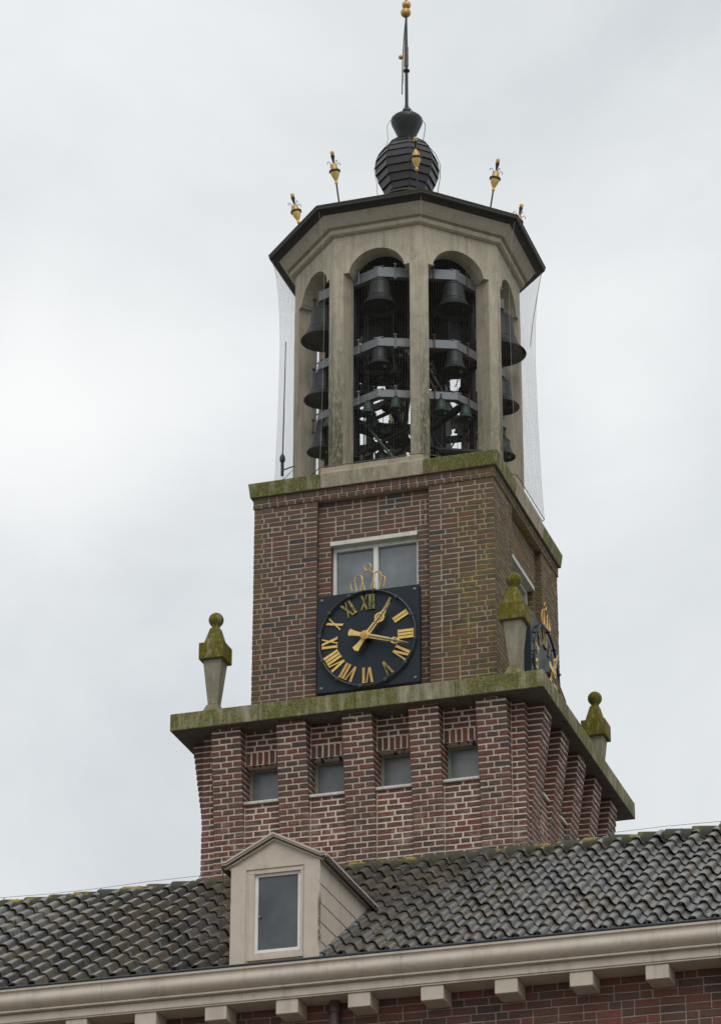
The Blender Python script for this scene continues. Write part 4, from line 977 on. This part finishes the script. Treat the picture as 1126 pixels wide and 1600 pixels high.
b = MB(); b.tube([onp(-0.02, 10.14), onp(-0.08, 10.0), onp(-0.235, 9.88), onp(-0.285, 9.78), onp(-0.275, 9.66), onp(-0.27, 9.55), onp(-0.30, 9.45), onp(-0.41, 9.28), onp(-0.47, 9.05), onp(-0.435, 8.86), onp(-0.42, 8.6), onp(-0.40, 8.3)], 0.004, 5); part(b, 'left_strand', M['cable'], t)
b = MB(); b.tube([onp(0.02, 10.12), onp(0.10, 10.01), onp(0.22, 9.89), onp(0.27, 9.80), onp(0.255, 9.66), onp(0.235, 9.54), onp(0.30, 9.45), onp(0.41, 9.30), onp(0.475, 9.12), onp(0.47, 8.9), onp(0.44, 8.7), onp(0.42, 8.3)], 0.005, 5); part(b, 'right_strand', M['black'], t)

# ================================================================== TOWN HALL: roof, dormer, cornice, wall
hall = thing('town_hall', 'brick building with grey pantile roof, small dormer and taupe painted cornice below the tower', 'building', (0, -2.35, -16.79))
SL = R(31.4); YR, ZR = -2.35, -2.224; YE, ZE = -6.544, -4.784
X0, X1 = -8.5, 11.0
def rp(x, s_, h=0.0):       # point on the roof plane, s down from the ridge, h proud of the plane
    return (x, YR - s_*math.cos(SL) - h*math.sin(SL)*1.0, ZR - s_*math.sin(SL) + h*math.cos(SL))
RL = 4.95
b = MB()
b.hexa([rp(X0, 0.05, -0.25), rp(X1, 0.05, -0.25), rp(X1, RL, -0.25), rp(X0, RL, -0.25), rp(X0, 0.05, -0.10), rp(X1, 0.05, -0.10), rp(X1, RL, -0.10), rp(X0, RL, -0.10)])
b.hexa([(X0, YR + 0.1, ZR - 0.35), (X1, YR + 0.1, ZR - 0.35), (X1, 8.5, ZR - 6.9), (X0, 8.5, ZR - 6.9), (X0, YR + 0.1, ZR - 0.15), (X1, YR + 0.1, ZR - 0.15), (X1, 8.5, ZR - 6.7), (X0, 8.5, ZR - 6.7)])
roof_o = part(b, 'tiled_roof', M['roofmetal'], hall)
TW, TG = 0.235, 0.347
def tile_unit(seed):
    rr = random.Random(seed); pr = []
    for k in range(7):    # roll
        a = PI*(1 - k/6); pr.append((0.054 + 0.054*math.cos(a), 0.062*math.sin(a)**0.75 + 0.002))
    for k in range(1, 7): # pan
        f = k/6; pr.append((0.108 + 0.142*f, 0.002 - 0.032*math.sin(PI*min(1, f*1.1))))
    th = 0.014; n = len(pr); L_ = TG + 0.05
    vs = []
    for yy, lift, sc in ((0, 0.030, 1.04), (0.25*L_, 0.023, 1.0), (L_, 0.0, 0.95)):
        vs += [(x*sc + 0.0, yy, z + lift*(1.0 if x < 0.1081 else 0.45)) for x, z in pr]
    o = len(vs); vs += [(x*1.03, 0, z + (0.030 - th if x < 0.1081 else 0.0135 - 0.008)) for x, z in pr] + [(x, L_*0.5, z + (0.015 - th if x < 0.1081 else -0.004)) for x, z in pr]
    fs = []
    for i in range(2):
        for j in range(n - 1): fs.append((i*n + j, i*n + j + 1, (i + 1)*n + j + 1, (i + 1)*n + j))
    for j in range(n - 1): fs.append((o + j, o + j + 1, j + 1, j)); fs.append((o + n + j, o + n + j + 1, o + j + 1, o + j))
    vs = [(x + rr.uniform(-0.002, 0.002), y + rr.uniform(-0.006, 0.006), z + rr.uniform(-0.0022, 0.0022)) for x, y, z in vs]
    me = bpy.data.meshes.new('roof_tile'); me.from_pydata(vs, [], fs); me.materials.append(M['tile'])
    import bmesh
    bm = bmesh.new(); bm.from_mesh(me); bmesh.ops.recalc_face_normals(bm, faces=bm.faces)
    up = sum(f.normal.z for f in bm.faces if f.calc_center_median().z > 0.01)
    if up < 0: bmesh.ops.reverse_faces(bm, faces=bm.faces)
    bm.to_mesh(me); bm.free()
    at = me.attributes.new('dirt', 'FLOAT', 'POINT')  # mask for gathered dirt and painted valley shade across the tile
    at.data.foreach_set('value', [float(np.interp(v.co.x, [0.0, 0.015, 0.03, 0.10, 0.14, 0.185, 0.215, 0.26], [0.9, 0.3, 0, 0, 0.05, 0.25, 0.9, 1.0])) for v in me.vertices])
    me.polygons.foreach_set('use_smooth', [True]*len(me.polygons)); me.set_sharp_from_angle(angle=R(50))
    return me, np.array([v.co[:] for v in me.vertices]), [tuple(p.vertices) for p in me.polygons]
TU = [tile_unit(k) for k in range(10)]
tiles = []
nc = int((X1 - X0)/TW)
for row in range(15):
    s_ = 0.330 + row*TG     # lower edge of the tile
    for k in range(nc):
        x = X0 + k*TW + random.uniform(-0.004, 0.004)
        if s_ > 4.86: continue
        p = rp(x, s_, -0.062)
        if -0.20 < x < 0.93 and p[1] < -4.55: 
            if -0.12 < x + 0.0 and x < 0.80 or x < -0.12 and False: continue
        sl_ = random.random()
        if sl_ > 0.9: p = rp(x, s_ + random.uniform(-0.012, 0.028), -0.062 + random.uniform(0, 0.010))
        tiles.append((p, random.uniform(-0.026, 0.026), random.uniform(-0.012, 0.012), random.choice([random.random()*0.75, random.random()]), random.randrange(10)))
rank = []
for i, (p, a, b_, c, k) in enumerate(tiles):
    X, Y, D = px(p)
    if -15 < X < 1120 and 1290 < Y < 1600: rank.append((D, i))
rank.sort(); keep = {i for _, i in rank[:300]}
off = root_loc(hall); rest = MB(); rest.dirt = []
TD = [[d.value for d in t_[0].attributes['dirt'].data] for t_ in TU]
for i, (p, a, b_, c, k) in enumerate(tiles):
    me, V, fs = TU[k]
    rot = Matrix.Rotation(SL + b_, 4, 'X') @ Matrix.Rotation(a, 4, 'Z')
    if i in keep:
        o = bpy.data.objects.new('roof_tile', me); col.objects.link(o); o.parent = roof_o
        o.location = Vector(p) - off; o.rotation_euler = rot.to_euler(); o['rnd'] = c
    else:
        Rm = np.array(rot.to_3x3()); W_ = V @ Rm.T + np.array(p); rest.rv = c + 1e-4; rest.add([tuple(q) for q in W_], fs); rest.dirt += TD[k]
def build_rest(mb, name, mat, parent, root):
    me = bpy.data.meshes.new(name); of = root_loc(root)
    me.from_pydata([(x - of.x, y - of.y, z - of.z) for x, y, z in mb.v], [], mb.f)
    at = me.attributes.new('rnd', 'FLOAT', 'FACE'); at.data.foreach_set('value', mb.r); me.materials.append(mat)
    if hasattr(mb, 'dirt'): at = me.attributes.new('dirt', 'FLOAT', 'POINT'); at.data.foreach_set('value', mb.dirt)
    me.polygons.foreach_set('use_smooth', [True]*len(me.polygons)); me.set_sharp_from_angle(angle=R(50))
    o = bpy.data.objects.new(name, me); col.objects.link(o); o.parent = parent; o['kind'] = 'stuff'; return o
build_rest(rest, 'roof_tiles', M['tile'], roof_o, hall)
# ridge tiles, each lapping over the next
x = X0
while x < X1:
    L_ = 0.325; b = MB(); rg = []
    for xx, rr_ in ((x, 0.152), (x + 0.05, 0.150), (x + L_ + 0.03, 0.120)):
        ring = []
        for k in range(11):
            a = R(-15 + 210*k/10); ring.append((xx, YR - rr_*1.05*math.cos(a) + 0.0, ZR - 0.128 + rr_*0.92*math.sin(a)))
        for k in range(10, -1, -1):
            a = R(-15 + 210*k/10); ring.append((xx, YR - (rr_ - 0.018)*1.05*math.cos(a), ZR - 0.128 + (rr_ - 0.018)*0.92*math.sin(a)))
        rg.append(ring)
    b.loft(rg); o = part(b, 'ridge_tile', M['ridge'], hall, roof_o, smooth=True, auto=50)
    x += L_
b = MB(); 
for k in range(300):
    xx = X0 + k*(X1 - X0)/300
pts = []; xx = X0
while xx < X1 + 0.3:
    pts.append((xx, YR, ZR + 0.046 + 0.014*math.sin(xx*2.1) + random.uniform(-0.004, 0.004))); xx += 0.65
cb = thing('ridge_conductor', 'thin wire running just above the mossy ridge tiles', 'cable', (0, YR, ZR))
b.tube(pts, 0.003, 5); part(b, 'wire', M['cable'], cb)
for p in pts[::2]:
    b = MB(); b.tube([(p[0], p[1], p[2]), (p[0], p[1], ZR - 0.01)], 0.006, 5); part(b, 'clip', M['cable'], cb)
t = thing('down_conductor', 'thin vertical wire hanging down the tiles just left of the dormer', 'cable', (-0.33, -6.0, -4.6))
b = MB(); b.tube([(-0.17, -6.46, -3.64), (-0.18, -6.44, -3.75), (-0.185, -6.44, -4.1), (-0.195, -6.46, -4.72)], 0.005, 5); part(b, 'wire', M['black'], t)
# --- gutter and cornice
def xprof(name, prof, mat, closed=True, parent=None, smooth=False, start=-1.5, step=3.35):
    x_ = X0
    while x_ < X1 - 0.01:
        x_e = min(X1, start + step*(math.floor((x_ - start)/step + 1e-6) + 1)); b = MB(); sg_ = random.uniform(-0.002, 0.002)
        b.loft([[(x_ + 0.0015, y, z + sg_) for y, z in prof], [(x_e - 0.0015, y, z + sg_) for y, z in prof]]); part(b, name, M[mat], hall, parent, smooth=smooth, auto=30); x_ = x_e
b = MB(); b.tube([(X0, YE + 0.004, ZE - 0.010), (X1, YE + 0.004, ZE - 0.010)], 0.017, 10); part(b, 'gutter_rim', M['rim'], hall, smooth=True)
y0 = YE
crown = [(y0 + 0.30, -4.83), (y0 + 0.01, -4.805), (y0 - 0.004, -4.808), (y0 - 0.004, -4.832), (y0 + 0.004, -4.837), (y0 + 0.018, -4.846), (y0 + 0.020, -4.868), (y0 + 0.012, -4.892), (y0 + 0.002, -4.915),
         (y0 + 0.000, -4.940), (y0 + 0.008, -4.965), (y0 + 0.026, -4.990), (y0 + 0.050, -5.010), (y0 + 0.080, -5.024), (y0 + 0.062, -5.032), (y0 + 0.060, -5.050), (y0 + 0.115, -5.0585), (y0 + 0.30, -5.0586)]
xprof('crown_moulding', crown, 'paint', smooth=True)
xprof('fascia', [(y0 + 0.30, -5.06), (y0 + 0.118, -5.062), (y0 + 0.118, -5.072), (y0 + 0.108, -5.076), (y0 + 0.108, -5.148), (y0 + 0.118, -5.152), (y0 + 0.30, -5.152)], 'paint')
xprof('soffit', [(y0 + 0.12, -5.1525), (y0 + 0.12, -5.168), (-6.09, -5.168), (-6.09, -5.1525)], 'paint')
for k in range(-9, 18):
    xa = 1.262 + 0.797*k - 0.028; b = MB()
    if xa < X0 or xa > X1 - 0.3: continue
    b.cbox((xa + 0.122, (y0 + 0.135 - 6.09)/2, -5.247), 0.245, abs(-6.09 - (y0 + 0.135)), 0.156, 0, 0.006)
    o = part(b, 'bracket', M['paint'], hall)
# --- wall: bricks near the eaves, plain brickwork below
WY = -6.10
b = MB(); b.box(X0, X1, WY + 0.008, WY + 0.4, -16.79, -5.10); wall = part(b, 'wall', M['mortar_fac'], hall)
b = MB(); b.box(X0, X1, WY - 0.002, WY + 0.007, -16.79, -6.93); part(b, 'plain_brickwork', M['plain'], hall, wall)
b = MB(); b.box(X0, X1, WY + 0.4, 8.0, -16.79, -8.2); b.box(X0, X0 + 0.3, WY + 0.4, YR + 1.5, -16.79, -5.2); b.box(X1 - 0.3, X1, WY + 0.4, YR + 1.5, -16.79, -5.2); part(b, 'end_wall', M['plain'], hall)
for gx, sgn in ((X0, -1), (X1, 1)):
    b = MB(); b.add([(gx, WY, -5.2), (gx, YR, ZR - 0.2), (gx, 8.0, -8.5), (gx, WY, -8.5)], [(0, 1, 2, 3)]); part(b, 'gable_wall', M['plain'], hall)
BF = Bricks('brick_fac'); CF = 0.0862; F0 = frame(0)
for row in range(20):
    z1 = -5.172 - row*CF; z0 = z1 - CF + 0.016
    lens = fill(X1 - X0, 0.252, 0.118, 0.016, first=random.choice([0.252, 0.118, 0.18]))
    course(BF, F0, 0, X0, X1, -WY - 0.05, -WY, z0, z1, lens, 0.016, True)
rank = []
for i, rec in enumerate(BF.rec):
    X, Y, D = px(rec[0])
    if -10 < X < 1136 and Y < 1606: rank.append((-rec[1][0]*rec[1][2], i))
rank.sort(); BF.emit({i for _, i in rank[:300]}, wall, hall, 'brickwork')
pipe = MB(); pipe.lathe([(0.052, -16.7), (0.052, -5.30), (0.066, -5.29), (0.066, -5.235), (0.058, -5.225), (0.058, -5.17)], (1.015, WY - 0.075, 0), 20); part(pipe, 'downpipe', M['maroon'], hall, smooth=True)
# --- dormer
dm = MB(); DX0, DX1, DY = -0.056, 0.942, -6.485; DZ0, DZE, DZA = -4.80, -3.665, -3.40; DC = 0.4285
# gable face board with an opening for the window (built from strips)
wx0, wx1, wz0, wz1 = 0.205, 0.732, -4.660, -3.775
dm.fbox(F0, DX0, wx0, -DY - 0.05, -DY, DZ0, DZE); dm.fbox(F0, wx1, DX1, -DY - 0.05, -DY, DZ0, DZE)
dm.fbox(F0, wx0, wx1, -DY - 0.05, -DY, wz1, DZE); dm.fbox(F0, wx0, wx1, -DY - 0.05, -DY, DZ0, wz0)
dm.extrude([(DX0, DZE + 0.0005), (DX1, DZE + 0.0005), (DC, DZA)], F0, -DY - 0.05, -DY)
dormer = part(dm, 'dormer', M['paint'], hall)
for a, b_ in ((DX0 - 0.004, 0.112), (0.768, DX1 + 0.004)):
    b = MB(); b.fbox(F0, a, b_, -DY + 0.0005, -DY + 0.016, DZ0, DZE - 0.01); part(b, 'corner_board', M['paint'], hall, dormer)
b = MB(); b.fbox(F0, 0.113, 0.767, -DY + 0.0005, -DY + 0.016, wz1 + 0.055, DZE - 0.01); part(b, 'head_board', M['paint'], hall, dormer)
b = MB()
b.fbox(F0, 0.150, wx0, -DY + 0.0005, -DY + 0.010, wz0 - 0.05, wz1 + 0.03); b.fbox(F0, wx1, 0.767 - 0.008, -DY + 0.0005, -DY + 0.010, wz0 - 0.05, wz1 + 0.03); b.fbox(F0, 0.1505, 0.7585, -DY + 0.0006, -DY + 0.013, wz1 + 0.0005, wz1 + 0.035)
part(b, 'casing', M['paint'], hall, dormer)
b = MB(); b.fbox(F0, 0.135, 0.765, -DY + 0.0005, -DY + 0.030, wz0 - 0.085, wz0 - 0.052); part(b, 'sill', M['paint'], hall, dormer)
b = MB(); iw = 0.030
b.fbox(F0, wx0, wx0 + iw + 0.006, -DY - 0.045, -DY - 0.018, wz0, wz1); b.fbox(F0, wx1 - iw - 0.012, wx1, -DY - 0.045, -DY - 0.018, wz0, wz1)
b.fbox(F0, wx0 + iw + 0.006, wx1 - iw - 0.012, -DY - 0.045, -DY - 0.018, wz0, wz0 + iw + 0.008); b.fbox(F0, wx0 + iw + 0.006, wx1 - iw - 0.012, -DY - 0.045, -DY - 0.018, wz1 - iw, wz1)
part(b, 'window_frame', M['white'], hall, dormer)
b = MB(); b.fbox(F0, wx0 + 0.02, wx1 - 0.02, -DY - 0.042, -DY - 0.036, wz0 + 0.01, wz1 - 0.01); part(b, 'pane', M['glass'], hall, dormer)
b = MB(); b.cbox((0.262, DY - -0.014, -4.25), 0.022, 0.012, 0.022); part(b, 'latch', M['galv'], hall, dormer)
for zz in (-3.90, -4.5):
    b = MB(); b.lathe([(0.008, -0.03), (0.008, 0.03)], (wx1 - 0.010, DY + 0.012, zz), 8); part(b, 'hinge', M['white'], hall, dormer)
# cheeks of wide boards: the right one faces the camera, the left one mirrors it
def roof_z(y): return ZR + (y - YR)*math.tan(SL)
def roof_y(z): return YR + (z - ZR)/math.tan(SL)
zc_ = [DZE - 0.005, -3.953, -4.164, -4.378, -4.591, -4.80]
for x_, sg in ((DX1, 1), (DX0, -1)):
    for k in range(5):
        zt_, zb_ = zc_[k], zc_[k + 1] + 0.009
        b = MB(); th_ = 0.022
        yb = max(roof_y(zb_ - 0.03), DY + 0.06); yt = max(roof_y(zt_ - 0.03), DY + 0.06)
        ya = DY + 0.001
        xa, xb = (x_ - th_, x_ + 0.006) if sg > 0 else (x_ - 0.006, x_ + th_)
        b.hexa([(xa, ya, zb_), (xb, ya, zb_), (xb, yb, zb_), (xa, yb, zb_), (xa, ya, zt_), (xb - 0.004*sg if sg > 0 else xb, ya, zt_), (xb - 0.004*sg if sg > 0 else xb, yt, zt_), (xa, yt, zt_)])
        part(b, 'siding_board', M['paint'], hall, dormer)
b = MB(); b.box(DX0 + 0.03, DX1 - 0.03, DY + 0.06, -4.75, -4.85, DZE - 0.02); part(b, 'dormer_core', M['black'], hall, dormer)
# lead flashing along the foot of the right cheek
b = MB(); n = 9
for k in range(n):
    sa, sb = k/n, (k + 1)/n; 
    def fp(f, o_, h): 
        y = -6.50 + (-4.82 + 6.50)*f; return (DX1 + o_, y - 0.0, roof_z(y) + h)
    j = random.uniform(-0.006, 0.006)
    b.hexa([fp(sa, 0.004, -0.06), fp(sa, 0.06, -0.05), fp(sb, 0.06, -0.05), fp(sb, 0.004, -0.06), fp(sa, 0.008, 0.030), fp(sa, 0.045, -0.004 + j), fp(sb, 0.045, -0.004 + j), fp(sb, 0.008, 0.030)])
part(b, 'lead_flashing', M['lead'], hall, dormer)
# dormer roof: two slopes with a moulded verge and level returns
ov = 0.075; sl = (DZA + 0.045 - (DZE + 0.03))/(0.5135 + 0.0)
apex = (DC, DZA + 0.055); ev = 0.115
rise = (DZA - DZE)/(0.5135)
for sg in (-1, 1):
    xe = DC + sg*(0.5135 + ov); ze_ = DZA + 0.055 - rise*(0.5135 + ov)
    xi = DC
    b = MB(); yb2 = -4.30
    b.hexa([(xi, DY - 0.05, apex[1] - 0.05), (xe, DY - 0.05, ze_ - 0.05), (xe, yb2, ze_ - 0.05), (xi, yb2, apex[1] - 0.05), (xi, DY - 0.05, apex[1] - 0.012), (xe, DY - 0.05, ze_ - 0.012), (xe, yb2, ze_ - 0.012), (xi, yb2, apex[1] - 0.012)])
    part(b, 'dormer_roof', M['roofmetal'], hall, dormer)
    for d0, d1, pr in ((0.0, 0.022, 0.075), (-0.022, -0.0005, 0.058), (-0.055, -0.0225, 0.035)):
        b = MB(); xx = DC + sg*(0.5135 + 0.02); zz = apex[1] - rise*(0.5135 + 0.02)
        b.extrude([(xi, apex[1] + d0 - 0.012), (xx, zz + d0 - 0.012), (xx, zz + d1 - 0.012), (xi, apex[1] + d1 - 0.012)][::(1 if sg > 0 else -1)], F0, -DY + 0.0005, -DY + pr)
        part(b, 'bargeboard', M['paint'], hall, dormer)
        b = MB(); xx2 = DC + sg*(0.5135 + ov)
        b.fbox(F0, min(xx + sg*0.0005, xx2), max(xx + sg*0.0005, xx2), -DY + 0.0005, -DY + pr + 0.002, zz + d0 - 0.014, zz + d1 - 0.014); part(b, 'verge_return', M['paint'], hall, dormer)
    # eaves moulding running back into the main roof
    zq = apex[1] - rise*(0.5135 + 0.02) - 0.012
    xo = DX1 if sg > 0 else DX0
    for o0, o1, za, zb_ in ((0.0, 0.075, 0.0, 0.022), (0.0, 0.055, -0.024, -0.001), (0.0, 0.032, -0.062, -0.025)):
        b = MB(); ys = DY + 0.0015; yr_ = roof_y(zq + za) + 0.02
        x_a, x_b = sorted((xo + sg*0.008, xo + sg*o1)); b.box(x_a, x_b, ys, yr_, zq + za, zq + zb_); part(b, 'eaves_moulding', M['paint'], hall, dormer)
